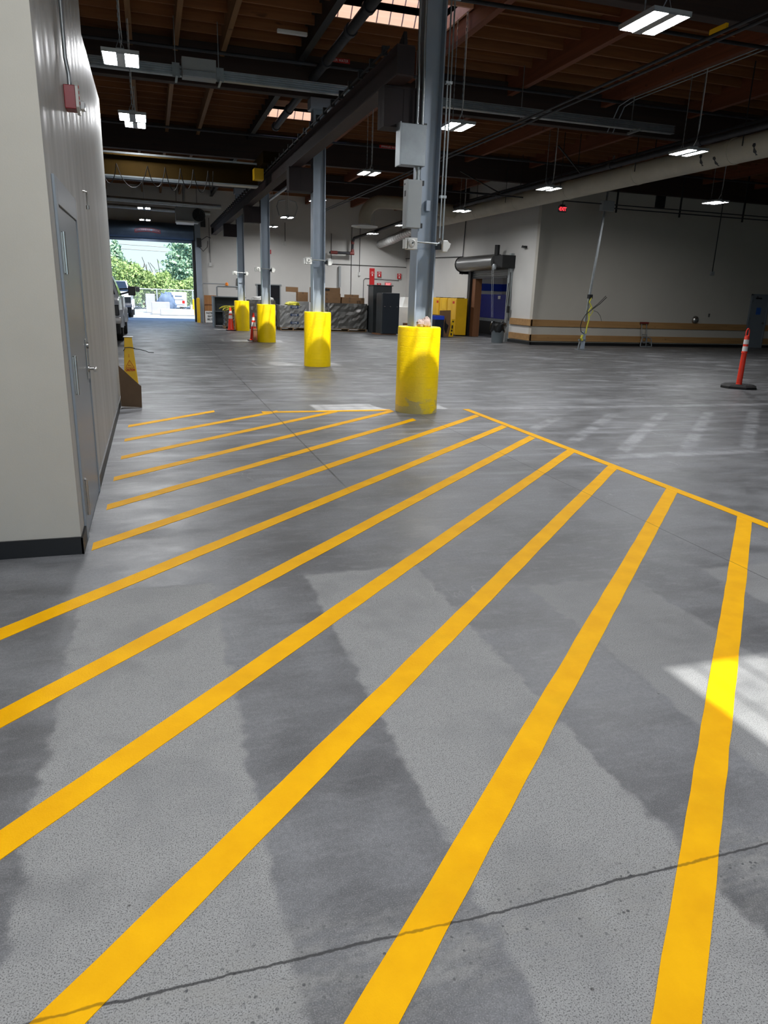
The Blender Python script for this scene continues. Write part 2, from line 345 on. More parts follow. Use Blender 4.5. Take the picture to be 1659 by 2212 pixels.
class MB:
    def __init__(s): s.v = []; s.f = []
    def quad(s, *p):
        i = len(s.v); s.v += [tuple(q) for q in p]; s.f.append(tuple(range(i, i + len(p)))); return s
    def box(s, x0, x1, y0, y1, z0, z1):
        i = len(s.v)
        s.v += [(x0, y0, z0), (x1, y0, z0), (x1, y1, z0), (x0, y1, z0), (x0, y0, z1), (x1, y0, z1), (x1, y1, z1), (x0, y1, z1)]
        for q in ((0, 3, 2, 1), (4, 5, 6, 7), (0, 1, 5, 4), (1, 2, 6, 5), (2, 3, 7, 6), (3, 0, 4, 7)):
            s.f.append(tuple(i + k for k in q))
        return s
    def obox(s, c, ax, ay, az, hx, hy, hz):
        i = len(s.v); c = Vector(c)
        ax, ay, az = Vector(ax) * hx, Vector(ay) * hy, Vector(az) * hz
        for sx, sy, sz in ((-1, -1, -1), (1, -1, -1), (1, 1, -1), (-1, 1, -1), (-1, -1, 1), (1, -1, 1), (1, 1, 1), (-1, 1, 1)):
            s.v.append(tuple(c + ax * sx + ay * sy + az * sz))
        for q in ((0, 3, 2, 1), (4, 5, 6, 7), (0, 1, 5, 4), (1, 2, 6, 5), (2, 3, 7, 6), (3, 0, 4, 7)):
            s.f.append(tuple(i + k for k in q))
        return s
    def bar(s, p, q, w, h, up=(0, 0, 1)):
        p, q = Vector(p), Vector(q); d = (q - p); L = d.length; d.normalize()
        u = Vector(up)
        if abs(d.dot(u)) > 0.99: u = Vector((0, 1, 0))
        sd = d.cross(u).normalized(); u = sd.cross(d).normalized()
        return s.obox((p + q) / 2, d, sd, u, L / 2, w / 2, h / 2)
    def cyl(s, p, q, r, n=16, r2=None, caps=True):
        p, q = Vector(p), Vector(q); d = (q - p).normalized()
        u = Vector((0, 0, 1)) if abs(d.z) < 0.95 else Vector((1, 0, 0))
        a = d.cross(u).normalized(); b = a.cross(d)   # a x d ... right handed ring
        r2 = r if r2 is None else r2
        i = len(s.v)
        for c, rr in ((p, r), (q, r2)):
            for k in range(n):
                t = 2 * PI * k / n
                s.v.append(tuple(c + a * (rr * math.cos(t)) + b * (rr * math.sin(t))))
        for k in range(n):
            k2 = (k + 1) % n
            s.f.append((i + k, i + n + k, i + n + k2, i + k2))
        if caps:
            s.f.append(tuple(i + k for k in range(n)))
            s.f.append(tuple(i + n + k for k in reversed(range(n))))
        return s
    def tube(s, pts, r, n=8, closed=False):
        pts = [Vector(p) for p in pts]; m = len(pts)
        i = len(s.v); prev = None
        for k, p in enumerate(pts):
            if closed: d = (pts[(k + 1) % m] - pts[k - 1])
            else: d = pts[min(k + 1, m - 1)] - pts[max(k - 1, 0)]
            d.normalize()
            if prev is None:
                u = Vector((0, 0, 1)) if abs(d.z) < 0.9 else Vector((1, 0, 0))
                a = d.cross(u).normalized()
            else:
                a = (prev - d * prev.dot(d)).normalized()
            prev = a; b = d.cross(a)
            rr = r[k] if isinstance(r, (list, tuple)) else r
            for j in range(n):
                t = 2 * PI * j / n
                s.v.append(tuple(p + a * (rr * math.cos(t)) + b * (rr * math.sin(t))))
        segs = m if closed else m - 1
        for k in range(segs):
            k2 = (k + 1) % m
            for j in range(n):
                j2 = (j + 1) % n
                s.f.append((i + k * n + j, i + k * n + j2, i + k2 * n + j2, i + k2 * n + j))
        if not closed:
            s.f.append(tuple(i + j for j in reversed(range(n))))
            s.f.append(tuple(i + (m - 1) * n + j for j in range(n)))
        return s
    def lathe(s, prof, c, n=24, axis=(0, 0, 1), cap=True):
        """prof: list of (radius, height) along axis from c"""
        c = Vector(c); d = Vector(axis).normalized()
        u = Vector((0, 0, 1)) if abs(d.z) < 0.95 else Vector((1, 0, 0))
        a = u.cross(d).normalized() if abs(d.z) < 0.95 else Vector((1, 0, 0)); b = d.cross(a)
        i = len(s.v)
        for r, h in prof:
            for k in range(n):
                t = 2 * PI * k / n
                s.v.append(tuple(c + d * h + a * (r * math.cos(t)) + b * (r * math.sin(t))))
        for j in range(len(prof) - 1):
            for k in range(n):
                k2 = (k + 1) % n
                s.f.append((i + j * n + k, i + j * n + k2, i + (j + 1) * n + k2, i + (j + 1) * n + k))
        if cap:
            s.f.append(tuple(i + k for k in reversed(range(n))))
            s.f.append(tuple(i + (len(prof) - 1) * n + k for k in range(n)))
        return s
    def prism(s, poly, axis, a, b):
        """poly in the two other axes (x:(y,z)  y:(x,z)  z:(x,y))"""
        def P(p, t):
            return {'x': (t, p[0], p[1]), 'y': (p[0], t, p[1]), 'z': (p[0], p[1], t)}[axis]
        i = len(s.v); n = len(poly)
        s.v += [P(p, a) for p in poly] + [P(p, b) for p in poly]
        s.f.append(tuple(i + k for k in range(n))); s.f.append(tuple(i + n + k for k in reversed(range(n))))
        for k in range(n):
            k2 = (k + 1) % n
            s.f.append((i + k, i + n + k, i + n + k2, i + k2))
        return s
    def build(s, name, mat, parent=None, smooth=False, bevel=0.0, origin=None, fix=True):
        vs = s.v
        if parent is not None:
            o0 = Vector(W[parent.name])
        elif origin is not None:
            o0 = Vector(origin)
        else:
            xs = [v[0] for v in vs]; ys = [v[1] for v in vs]; zs = [v[2] for v in vs]
            o0 = Vector(((min(xs) + max(xs)) / 2, (min(ys) + max(ys)) / 2, min(zs)))
        me = bpy.data.meshes.new(name)
        me.from_pydata([tuple(Vector(v) - o0) for v in vs], [], s.f)
        me.validate()
        if fix:
            bm = bmesh.new(); bm.from_mesh(me)
            bmesh.ops.recalc_face_normals(bm, faces=bm.faces)
            if bevel:
                es = [e for e in bm.edges if len(e.link_faces) == 2 and e.calc_face_angle(0) > 0.6]
                bmesh.ops.bevel(bm, geom=es, offset=bevel, segments=2, affect='EDGES', profile=0.5, clamp_overlap=True)
            bm.to_mesh(me); bm.free()
        if smooth:
            me.polygons.foreach_set('use_smooth', [True] * len(me.polygons))
            me.set_sharp_from_angle(angle=math.radians(38))
        me.materials.append(M[mat] if isinstance(mat, str) else mat)
        o = bpy.data.objects.new(name, me); COL.objects.link(o)
        if parent is not None:
            o.parent = parent; W[o.name] = tuple(o0)
        else:
            o.location = o0; W[o.name] = tuple(o0)
        return o

def tag(o, label=None, cat=None, group=None, kind=None):
    if label: o['label'] = label
    if cat: o['category'] = cat
    if group: o['group'] = group
    if kind: o['kind'] = kind
    return o

def thing(name, label, cat, loc, group=None, kind=None):
    o = bpy.data.objects.new(name, None); COL.objects.link(o)
    o.location = loc; o.empty_display_size = 0.1; W[o.name] = tuple(loc)
    return tag(o, label, cat, group, kind)

def dup(root, loc, label=None, group=None):
    def cp(o, par):
        c = o.copy(); COL.objects.link(c); c.parent = par
        for ch in [k for k in SC.objects if k.parent == o]: cp(ch, c)
        return c
    c = cp(root, None); c.location = loc
    if label: c['label'] = label
    if group: c['group'] = group
    return c

def text(name, body, size, mat, parent, loc, right, up, extrude=0.002, align='CENTER', sx=1.0, bold=0.0):
    cu = bpy.data.curves.new('lettering', 'FONT'); cu.body = body; cu.size = size; cu.align_x = align; cu.align_y = 'CENTER'
    cu.extrude = extrude; cu.offset = bold
    tmp = bpy.data.objects.new('lettering_tmp', cu); COL.objects.link(tmp)
    dg = bpy.context.evaluated_depsgraph_get(); dg.update()
    me = bpy.data.meshes.new_from_object(tmp.evaluated_get(dg))
    bpy.data.objects.remove(tmp); bpy.data.curves.remove(cu)
    r = Vector(right).normalized(); u = Vector(up).normalized(); n = r.cross(u)
    o0 = Vector(W[parent.name]) if parent else Vector((0, 0, 0))
    for v in me.vertices:
        c = v.co.copy()
        v.co = Vector(loc) + r * (c.x * sx) + u * c.y + n * c.z - o0
    me.name = name; me.materials.clear(); me.materials.append(M[mat])
    o = bpy.data.objects.new(name, me); COL.objects.link(o)
    if parent: o.parent = parent; W[o.name] = tuple(o0)
    return o

def struct(o, label=None): return tag(o, label, kind='structure')

# ------------------------------------------------------------------ camera
cam = bpy.data.cameras.new('camera'); co = bpy.data.objects.new('camera', cam); COL.objects.link(co)
R = Vector((0.95395749, -0.29824332, 0.03187514)); U = Vector((0.05768022, 0.28669919, 0.95628268)); Fw = Vector((0.29434349, 0.91041447, -0.29070158))
mw = Matrix.Identity(4)
for i in range(3):
    mw[i][0] = R[i]; mw[i][1] = U[i]; mw[i][2] = -Fw[i]
mw[2][3] = 1.6
co.matrix_world = mw
cam.sensor_fit = 'HORIZONTAL'; cam.sensor_width = 36; cam.lens = 1540 / 1659 * 36
cam.clip_start = 0.05; cam.clip_end = 500
SC.camera = co

# ------------------------------------------------------------------ room shell
XL, XR, YB, YF, ZD = -8.0, 32.0, -9.0, 39.0, 6.4
struct(MB().box(XL, XR, YB, YF + .25, -0.15, 0).build('floor', 'concrete'))
# office block at the left
o = MB().prism([(4.546, 0), (11.15, 0), (11.15, 3.93), (8.5, 3.93), (8.5, ZD), (4.546, ZD)], 'x', -0.62, -0.5)
struct(o.build('wall_left', 'wall_gloss'))
struct(MB().box(XL, -0.5003, 4.54, 4.66, 0, ZD).build('wall_front', 'wall_beige'))
struct(MB().box(XL, -0.62, 11.03, 11.15, 0, 3.93).build('wall_rear', 'wall_white'))
struct(MB().box(XL, -0.62, 8.4, 8.5, 3.93, ZD).build('wall_upper', 'wall_white'))
struct(MB().box(XL, -0.62, 8.5, 11.03, 3.8, 3.93).build('ceiling_office', 'wall_white'))
struct(MB().box(XL, -0.49, 4.525, 4.54, 0, 0.11).build('baseboard_front', 'black_base'))
struct(MB().box(-0.5, -0.487, 4.525, 4.77, 0, 0.105).box(-0.5, -0.487, 6.07, 11.16, 0, 0.105).build('baseboard_left', 'black_base'))
# block at the right
struct(MB().box(13.42, XR, 24.45, 24.65, 0, ZD).build('wall_back', 'wall_greige'))
struct(MB().box(13.42, 13.62, 24.65, 26.45, 0, ZD).box(13.42, 13.62, 29.85, YF, 0, ZD).box(13.42, 13.62, 26.45, 29.85, 2.85, ZD).build('wall_right', 'wall_white'))
struct(MB().box(XL, -2.0, YF, YF + .25, 0, ZD).box(2.1, XR, YF, YF + .25, 0, ZD).box(-2.0, 2.1, YF, YF + .25, 4.0, ZD).build('wall_far', 'wall_white'))
struct(MB().box(XL - .2, XL, YB, YF + .25, 0, ZD).build('wall_outer', 'wall_white'))
struct(MB().box(XR, XR + .2, YB, YF + .25, 0, ZD).build('wall_side', 'wall_white'))
o = MB().box(XL, -5, YB - .2, YB, 0, ZD).box(11, XR, YB - .2, YB, 0, ZD).box(-5, 11, YB - .2, YB, 4.6, ZD)
struct(o.build('wall_behind', 'wall_white'))
struct(MB().box(13.4, 23.28, 24.43, 24.45, 0, 0.11).box(24.2, XR, 24.43, 24.45, 0, 0.11).box(13.4, 13.42, 24.43, 26.3, 0, 0.11).build('baseboard_back', 'black_base'))
n = 1
for z0, z1 in ((0.68, 0.92), (0.15, 0.38)):
    for x0, x1 in ((13.36, 23.26), (24.22, XR)):
        struct(MB().box(x0, x1, 24.40, 24.45, z0, z1).build('trim_%d' % n, 'rail', bevel=0.006)); n += 1
    t = MB().box(13.36, 13.42, 24.4, 26.15, z0, z1).build('trim_%d' % n, 'rail', bevel=0.006); struct(t); n += 1
# room beyond the dock opening
struct(MB().box(19.3, 19.4, 24.65, YF, 0, ZD).build('wall_dock', 'wall_white'))
struct(MB().box(19.27, 19.3, 24.7, YF, 2.03, 2.42).box(13.63, 19.27, 38.97, 39.0, 2.03, 2.42).build('trim_%d' % n, 'blue_band')); n += 1

# ------------------------------------------------------------------ roof
SK = [(-2.10, -0.84), (6.27, 7.27), (12.76, 13.98), (20.65, 21.9), (27.65, 28.9)]
SX0, SX1 = 3.22, 5.34
m = MB(); prev = YB - .3
for y0, y1 in SK:
    m.box(XL - .2, XR + .2, prev, y0, ZD, ZD + .12)
    m.box(XL - .2, SX0, y0, y1, ZD, ZD + .12).box(SX1, XR + .2, y0, y1, ZD, ZD + .12)
    prev = y1
m.box(XL - .2, XR + .2, prev, YF + .3, ZD, ZD + .12)
struct(m.build('ceiling', 'ply'))
for i, (y0, y1) in enumerate(SK):
    w = thing('window_%d' % (i + 1), None, None, ((SX0 + SX1) / 2, (y0 + y1) / 2, ZD), kind='structure')
    m = MB().box(SX0 - .04, SX1 + .04, y0 - .04, y0, 6.2, 7.0).box(SX0 - .04, SX1 + .04, y1, y1 + .04, 6.2, 7.0)
    m.box(SX0 - .04, SX0, y0, y1, 6.2, 7.0).box(SX1, SX1 + .04, y0, y1, 6.2, 7.0)
    m.build('curb', 'well', w)
    MB().box(SX0 - .05, SX1 + .05, y0 - .05, y1 + .05, 7.0, 7.006).build('pane', 'pane', w)
    g = MB()
    for k in range(1, 9):
        x = SX0 + (SX1 - SX0) * k / 9
        g.cyl((x, y0, 6.72), (x, y1, 6.72), 0.011, 6)
    for k in range(1, 4):
        y = y0 + (y1 - y0) * k / 4
        g.cyl((SX0, y, 6.735), (SX1, y, 6.735), 0.005, 6)
    g.build('security_grille', 'blackmetal', w)
    fl = MB().box(SX0 - .09, SX1 + .09, y0 - .09, y0 - .04, 6.92, 7.05).box(SX0 - .09, SX1 + .09, y1 + .04, y1 + .09, 6.92, 7.05)
    fl.box(SX0 - .09, SX0 - .04, y0, y1, 6.92, 7.05).box(SX1 + .04, SX1 + .09, y0, y1, 6.92, 7.05)
    fl.build('flashing', 'galv', w)
proto = None
y = YB + .4; rows = []
while y < YF - .2:
    rows.append(y); y += 0.61
jl = MB().box(XL, XR, -0.02, 0.02, 6.21, ZD - .001).build('ceiling_joist', 'joist', origin=(12, 0, 6.21)); jl.location = (12, rows[0], 6.21); struct(jl)
ja = MB().box(XL, SX0 - .045, -0.02, 0.02, 6.21, ZD - .001).build('ceiling_joist', 'joist', origin=(-2.4, 0, 6.21)); struct(ja)
jb = MB().box(SX1 + .045, XR, -0.02, 0.02, 6.21, ZD - .001).build('ceiling_joist', 'joist', origin=(19, 0, 6.21)); struct(jb)
fa = fb = True
for y in rows[1:]:
    if any(a - .07 < y < b + .07 for a, b in SK):
        if fa: ja.location.y = y; jb.location.y = y; fa = False
        else:
            for s in (ja, jb):
                c = s.copy(); COL.objects.link(c); c.location.y = y
    else:
        c = jl.copy(); COL.objects.link(c); c.location.y = y
px = [-6.6, -4.2, -1.75, 5.47, 7.87, 10.27, 12.67, 15.07, 17.5, 19.9, 22.3, 24.7, 27.1, 29.5]
for x in px:
    if x > 4:
        struct(MB().box(x - .065, x + .065, YB, YF, 5.93, ZD - .002).build('ceiling_beam', 'purlin'))
    else:
        struct(MB().box(x - .05, x + .05, YB, YF, 6.0, ZD - .002).build('ceiling_beam', 'strut'))
for x in (-0.1, 0.72, 1.6):
    struct(MB().box(x - .045, x + .045, YB, YF, 5.98, ZD - .002).build('ceiling_beam', 'strut'))
# dark steel purlin with two rows of bolt holes
m = MB().box(3.04, 3.17, YB, YF, 5.98, 6.0).box(3.04, 3.17, YB, YF, 6.36, ZD - .002).box(3.09, 3.12, YB, YF, 6.0, 6.36)
dk = struct(m.build('ceiling_beam', 'blackmetal'))
for y in (9.76, 16.36, 24.25, 31.05, 0.5):
    struct(MB().box(XL, XR, y - .11, y + .11, 5.45, 6.2).build('ceiling_girder', 'girder', bevel=0.01))

# ------------------------------------------------------------------ painted stripes
def stripe(p, q, wd, label, square=False, group='yellow hatch stripes on the floor', vert=False):
    """p,q centre ends; ends are cut parallel to the y axis (square=False)"""
    n = 40; L = []; Rr = []
    for k in range(n + 1):
        t = k / n
        x = p[0] + (q[0] - p[0]) * t; yy = p[1] + (q[1] - p[1]) * t
        if vert:
            L.append((x - wd / 2 + random.uniform(-.002, .002), yy)); Rr.append((x + wd / 2 + random.uniform(-.002, .002), yy))
        else:
            h = wd / 2 * math.hypot(q[0] - p[0], q[1] - p[1]) / abs(q[0] - p[0]) if q[0] != p[0] else wd / 2
            e1 = random.uniform(-.003, .003); e2 = random.uniform(-.003, .003)
            L.append((x, yy + h + e1)); Rr.append((x, yy - h + e2))
    poly = L + Rr[::-1]
    m = MB(); i = 0; nn = n + 1
    hh = 0.0031 if vert else 0.0024
    for (x, yy) in L: m.v.append((x, yy, hh))
    for (x, yy) in Rr: m.v.append((x, yy, hh))
    for (x, yy) in L: m.v.append((x, yy, 0.0))
    for (x, yy) in Rr: m.v.append((x, yy, 0.0))
    for k in range(n):
        m.f.append((k, nn + k, nn + k + 1, k + 1))
        m.f.append((k, k + 1, 2 * nn + k + 1, 2 * nn + k))
        m.f.append((nn + k, 3 * nn + k, 3 * nn + k + 1, nn + k + 1))
    m.f.append((0, 2 * nn, 3 * nn, nn)); m.f.append((n, nn + n, 3 * nn + n, 2 * nn + n))
    o = m.build('painted_stripe', 'stripe')
    return tag(o, label, 'floor stripe', group)
ST = [((-0.35, 8.99), (0.74, 10.02), 'shortest yellow diagonal floor stripe, the first one from the cardboard sheet'),
      ((-0.365, 8.135), (1.60, 9.92), 'second yellow diagonal floor stripe from the cardboard sheet, meeting the start of the far border'),
      ((-0.37, 7.255), (2.42, 9.84), 'third yellow diagonal floor stripe from the cardboard sheet, meeting the middle of the far border'),
      ((-0.40, 6.41), (3.25, 9.80), 'fourth yellow diagonal floor stripe from the cardboard sheet, meeting the far border beside the bollard'),
      ((-0.41, 5.54), (3.32, 9.06), 'fifth yellow diagonal floor stripe from the cardboard sheet, ending just before the nearest bollard'),
      ((-0.45, 4.65), (4.35, 9.265), 'sixth yellow diagonal floor stripe, starting at the black baseboard corner by the door'),
      ((-1.6, 2.67), (4.35, 8.41), 'yellow diagonal floor stripe next after the one starting at the baseboard corner'),
      ((-1.6, 1.75), (4.35, 7.66), 'yellow diagonal floor stripe, fifth counted from the lower right corner of the photo'),
      ((-1.5, 1.02), (4.38, 6.83), 'yellow diagonal floor stripe, fourth counted from the lower right corner of the photo'),
      ((-1.2, 0.45), (4.38, 6.04), 'yellow diagonal floor stripe, third counted from the lower right corner of the photo'),
      ((-0.6, 0.18), (4.40, 5.155), 'yellow diagonal floor stripe, second counted from the lower right corner of the photo'),
      ((0.2, 0.10), (4.42, 4.31), 'yellow diagonal floor stripe nearest the lower right corner, crossing the sunlit patch')]
for p, q, l in ST: stripe(p, q, 0.108, l)
stripe((4.42, 9.84), (4.42, 1.0), 0.10, 'long yellow border line running along the right ends of the diagonal stripes', vert=True, group='yellow border lines')
o = MB().box(1.37, 3.24, 9.80, 9.92, 0, 0.0031).build('painted_stripe', 'stripe')
tag(o, 'yellow border line across the far ends of the stripes, left of the nearest bollard', 'floor stripe', 'yellow border lines')

# ------------------------------------------------------------------ left door, alarm and wall bits
d = thing('door_1', None, None, (-0.5, 5.43, 0), kind='structure')
MB().box(-0.5, -0.484, 4.78, 4.87, 0, 2.20).box(-0.5, -0.484, 6.0, 6.06, 0, 2.20).box(-0.5, -0.484, 4.87, 6.0, 2.05, 2.20).build('frame', 'door_grey', d, bevel=0.003)
MB().box(-0.5, -0.491, 4.88, 5.99, 0.012, 2.04).build('leaf', 'door_grey', d)
for z in (1.78, 1.06, 0.27):
    MB().box(-0.49, -0.478, 4.855, 4.935, z - .115, z + .115).cyl((-0.474, 4.875, z - .12), (-0.474, 4.875, z + .12), 0.011, 10).build('hinge', 'steel', d)
MB().box(-0.491, -0.482, 5.86, 5.93, 0.92, 1.22).build('lock_plate', 'steel', d, bevel=0.003)
m = MB().cyl((-0.484, 5.895, 1.0), (-0.425, 5.895, 1.0), 0.013, 12).tube([(-0.43, 5.90, 1.0), (-0.43, 5.86, 1.0), (-0.43, 5.78, 0.995)], 0.0115, 10)
m.cyl((-0.484, 5.895, 1.0), (-0.475, 5.895, 1.0), 0.028, 16)
m.build('door_handle', 'steel', d, smooth=True)
MB().cyl((-0.49, 5.895, 1.17), (-0.468, 5.895, 1.17), 0.024, 16).build('deadbolt', 'steel', d, smooth=True)
t = thing('fire_alarm', 'red and white fire alarm strobe high on the left wall, fed by a conduit', 'fire alarm', (-0.5, 6.12, 2.79))
MB().box(-0.5, -0.425, 6.05, 6.19, 2.79, 2.94).build('back_box', 'alarm_red', t, bevel=0.004)
MB().prism([(6.03, 2.80), (6.10, 2.76), (6.22, 2.78), (6.25, 2.83), (6.25, 2.93), (6.19, 2.975), (6.07, 2.97), (6.03, 2.93)], 'x', -0.425, -0.405).build('faceplate', 'white_plastic', t, bevel=0.003)
MB().box(-0.405, -0.375, 6.15, 6.23, 2.81, 2.865).build('strobe_lens', 'lens', t, bevel=0.006)
for k, ch in enumerate('FIRE'):
    text('lettering', ch, 0.026, 'letter_red', t, (-0.4035, 6.085, 2.935 - 0.034 * k), (0, 1, 0), (0, 0, 1), 0.0015, bold=0.001)
o = MB().tube([(-0.463, 6.12, 2.94), (-0.463, 6.12, 3.02), (-0.478, 6.14, 3.12), (-0.478, 6.14, 6.2)], 0.015, 10).build('conduit', 'galv', smooth=True)
tag(o, 'grey steel conduit rising from the red fire alarm on the left wall', 'conduit')
o = MB().tube([(-0.5, 7.02, 2.36), (-0.47, 7.02, 2.355), (-0.468, 7.02, 2.24)], 0.007, 8).cyl((-0.47, 7.02, 2.25), (-0.47, 7.02, 2.22), 0.014, 10).build('wall_hook', 'steel', smooth=True)
tag(o, 'small metal hook on the left wall beyond the grey door', 'hook')

# wet floor sign + cardboard at the end of the office wall
t = thing('wet_floor_sign', 'tall yellow caution floor sign standing behind a cardboard sheet by the left wall', 'floor sign', (-0.38, 11.35, 0))
m = MB()
def frust(m, z0, z1, hx0, hx1, hy0, hy1, cx, cy):
    i = len(m.v)
    for z, hx, hy in ((z0, hx0, hy0), (z1, hx1, hy1)):
        m.v += [(cx - hx, cy - hy, z), (cx + hx, cy - hy, z), (cx + hx, cy + hy, z), (cx - hx, cy + hy, z)]
    for q in ((0, 3, 2, 1), (4, 5, 6, 7), (0, 1, 5, 4), (1, 2, 6, 5), (2, 3, 7, 6), (3, 0, 4, 7)): m.f.append(tuple(i + k for k in q))
    return m
frust(m, 0, 0.89, 0.115, 0.052, 0.115, 0.05, -0.355, 11.35).build('body', 'sign_yellow', t, bevel=0.008)
o = MB().prism([(-0.425, 0.895), (-0.285, 0.895), (-0.29, 0.905), (-0.42, 0.905)], 'y', 11.3, 11.4).build('cap', 'white_plastic', t)
fy = lambda z: 11.35 - 0.115 + 0.065 * z / 0.89 - 0.003
m = MB()
def tri_bar(a, b): m.bar((a[0], fy(a[1]), a[1]), (b[0], fy(b[1]), b[1]), 0.004, 0.006, up=(0, 1, 0))
A_, B_, C_ = (-0.355, 0.57), (-0.415, 0.465), (-0.295, 0.465)
tri_bar(A_, B_); tri_bar(B_, C_); tri_bar(C_, A_); tri_bar((-0.375, 0.485), (-0.35, 0.5)); tri_bar((-0.35, 0.5), (-0.33, 0.482)); tri_bar((-0.36, 0.61), (-0.36, 0.66)); tri_bar((-0.38, 0.505), (-0.362, 0.49))
m.build('warning_triangle', 'letter_red', t)
text('lettering', 'CAUTION', 0.05, 'letter_red', t, (-0.352, fy(0.43) - .001, 0.43), (1, 0, 0), (0, 0.07, 1), 0.001, sx=0.58, bold=0.002)
o = MB().tube([(-0.41, 11.25, 0.73), (-0.42, 11.28, 0.72), (-0.43, 11.36, 0.70), (-0.36, 11.44, 0.72), (-0.275, 11.40, 0.73), (-0.275, 11.29, 0.74), (-0.34, 11.262, 0.755), (-0.41, 11.262, 0.75)], 0.006, 6, closed=True)
o.tube([(-0.275, 11.29, 0.735), (-0.2, 11.27, 0.725), (-0.12, 11.27, 0.705), (-0.08, 11.28, 0.685), (-0.01, 11.3, 0.68)], 0.005, 6)
o = o.build('bungee_cord', 'rubber', smooth=True)
tag(o, 'dark cord looped round the top of the yellow caution sign', 'cord')
t = thing('cardboard_sheet', 'folded brown cardboard sheet with a slanted top leaning at the wall end', 'cardboard', (-0.35, 10.47, 0))
MB().prism([(-0.478, 0.02), (-0.21, 0.0), (-0.2, 0.29), (-0.31, 0.40), (-0.478, 0.575)], 'y', 10.46, 10.468).build('panel', 'card_dark', t)
MB().quad((-0.208, 10.468, 0.0), (-0.2, 10.466, 0.29), (-0.205, 10.62, 0.30), (-0.215, 10.63, 0.0)).quad((-0.212, 10.468, 0.0), (-0.204, 10.466, 0.29), (-0.209, 10.62, 0.30), (-0.219, 10.63, 0.0)).build('folded_flap', 'card_dark', t, fix=False)

# ------------------------------------------------------------------ columns, bollards, crane runway
CX = 3.59
CY = [9.76, 16.36, 24.25, 31.05]
cn = ['nearest', 'second', 'third', 'farthest']
def w_shape(m, cx, cy, z0, z1, d=0.135, b=0.135, tf=0.018, tw=0.012):
    m.box(cx - d, cx - d + tf, cy - b, cy + b, z0, z1).box(cx + d - tf, cx + d, cy - b, cy + b, z0, z1)
    m.box(cx - d + tf, cx + d - tf, cy - tw / 2, cy + tw / 2, z0, z1)
    return m
col0 = thing('steel_column', 'x', 'column', (CX, CY[0], 0), 'steel columns in the aisle row')
w_shape(MB(), CX, CY[0], 0, 5.44).build('shaft', 'column', col0)
MB().box(CX - .2, CX + .42, CY[0] - .17, CY[0] + .17, 5.24, 5.45).build('cap_plate', 'column', col0, bevel=0.01)
m = MB().box(CX - .655, CX - .136, CY[0] - .14, CY[0] + .14, 4.09, 4.115).box(CX - .655, CX - .136, CY[0] - .14, CY[0] + .14, 3.65, 3.675).box(CX - .655, CX - .136, CY[0] - .012, CY[0] + .012, 3.675, 4.09)
m.box(CX - .655, CX - .635, CY[0] - .14, CY[0] + .14, 3.675, 4.09).box(CX - .16, CX - .136, CY[0] - .14, CY[0] + .14, 3.65, 4.115)
m.box(CX - .4, CX - .385, CY[0] - .14, CY[0] + .14, 3.675, 4.09)
m.box(CX - .64, CX - .15, CY[0] - .135, CY[0] - .125, 3.675, 4.09).box(CX - .64, CX - .15, CY[0] + .125, CY[0] + .135, 3.675, 4.09)
m.build('bracket', 'maroon2', col0)
cl = ['blue-grey steel column standing in the nearest yellow bollard, with electrical boxes',
      'blue-grey steel column in the second yellow bollard from the front',
      'blue-grey steel column in the third yellow bollard from the front',
      'blue-grey steel column in the farthest yellow bollard, by the gas pipes']
col0['label'] = cl[0]
bol0 = thing('column_bollard', 'x', 'bollard', (CX, CY[0], 0), 'yellow concrete bollards around the columns')
MB().lathe([(0.302, 0.0), (0.302, 1.17), (0.297, 1.188), (0.285, 1.195), (0.0, 1.2)], (CX, CY[0], 0), 48).build('sleeve', 'bollard', bol0, smooth=True)
bl = ['nearest yellow bollard, scraped grey around its foot, ending the stripes', 'second yellow bollard from the front, around a steel column', 'third yellow bollard from the front, with an orange cone tip behind it', 'farthest yellow bollard, right beside the red-orange traffic cone']
bol0['label'] = bl[0]
for i in (1, 2, 3):
    dup(col0, (CX - .03, CY[i], 0), cl[i]); dup(bol0, (CX - .03, CY[i], 0), bl[i])
# runway beam
t = thing('crane_runway_beam', 'long dark maroon overhead crane beam carried on the column brackets', 'crane beam', (3.06, 23, 4.12))
m = MB().box(2.95, 3.17, 9.2, 37.6, 4.12, 4.14).box(2.95, 3.17, 9.2, 37.6, 4.43, 4.45).box(3.05, 3.07, 9.2, 37.6, 4.14, 4.43)
m.build('girder', 'maroon', t)
MB().box(3.03, 3.09, 9.25, 37.6, 4.45, 4.50).build('rail', 'blackmetal', t)
m = MB().box(2.90, 2.915, 9.4, 37.4, 4.45, 4.475)
y = 9.6
while y < 37.4:
    m.box(2.885, 2.95, y, y + .05, 4.43, 4.53); y += .55
m.build('conductor_bar', 'blackmetal', t)
MB().prism([(9.22, 4.45), (9.45, 4.45), (9.42, 4.52), (9.25, 4.60)], 'x', 3.04, 3.08).build('end_stop', 'blackmetal', t)
MB().box(2.95, 3.17, 9.19, 9.21, 4.14, 4.43).box(2.95, 3.17, 37.6, 37.62, 4.14, 4.43).build('end_plate', 'maroon2', t)
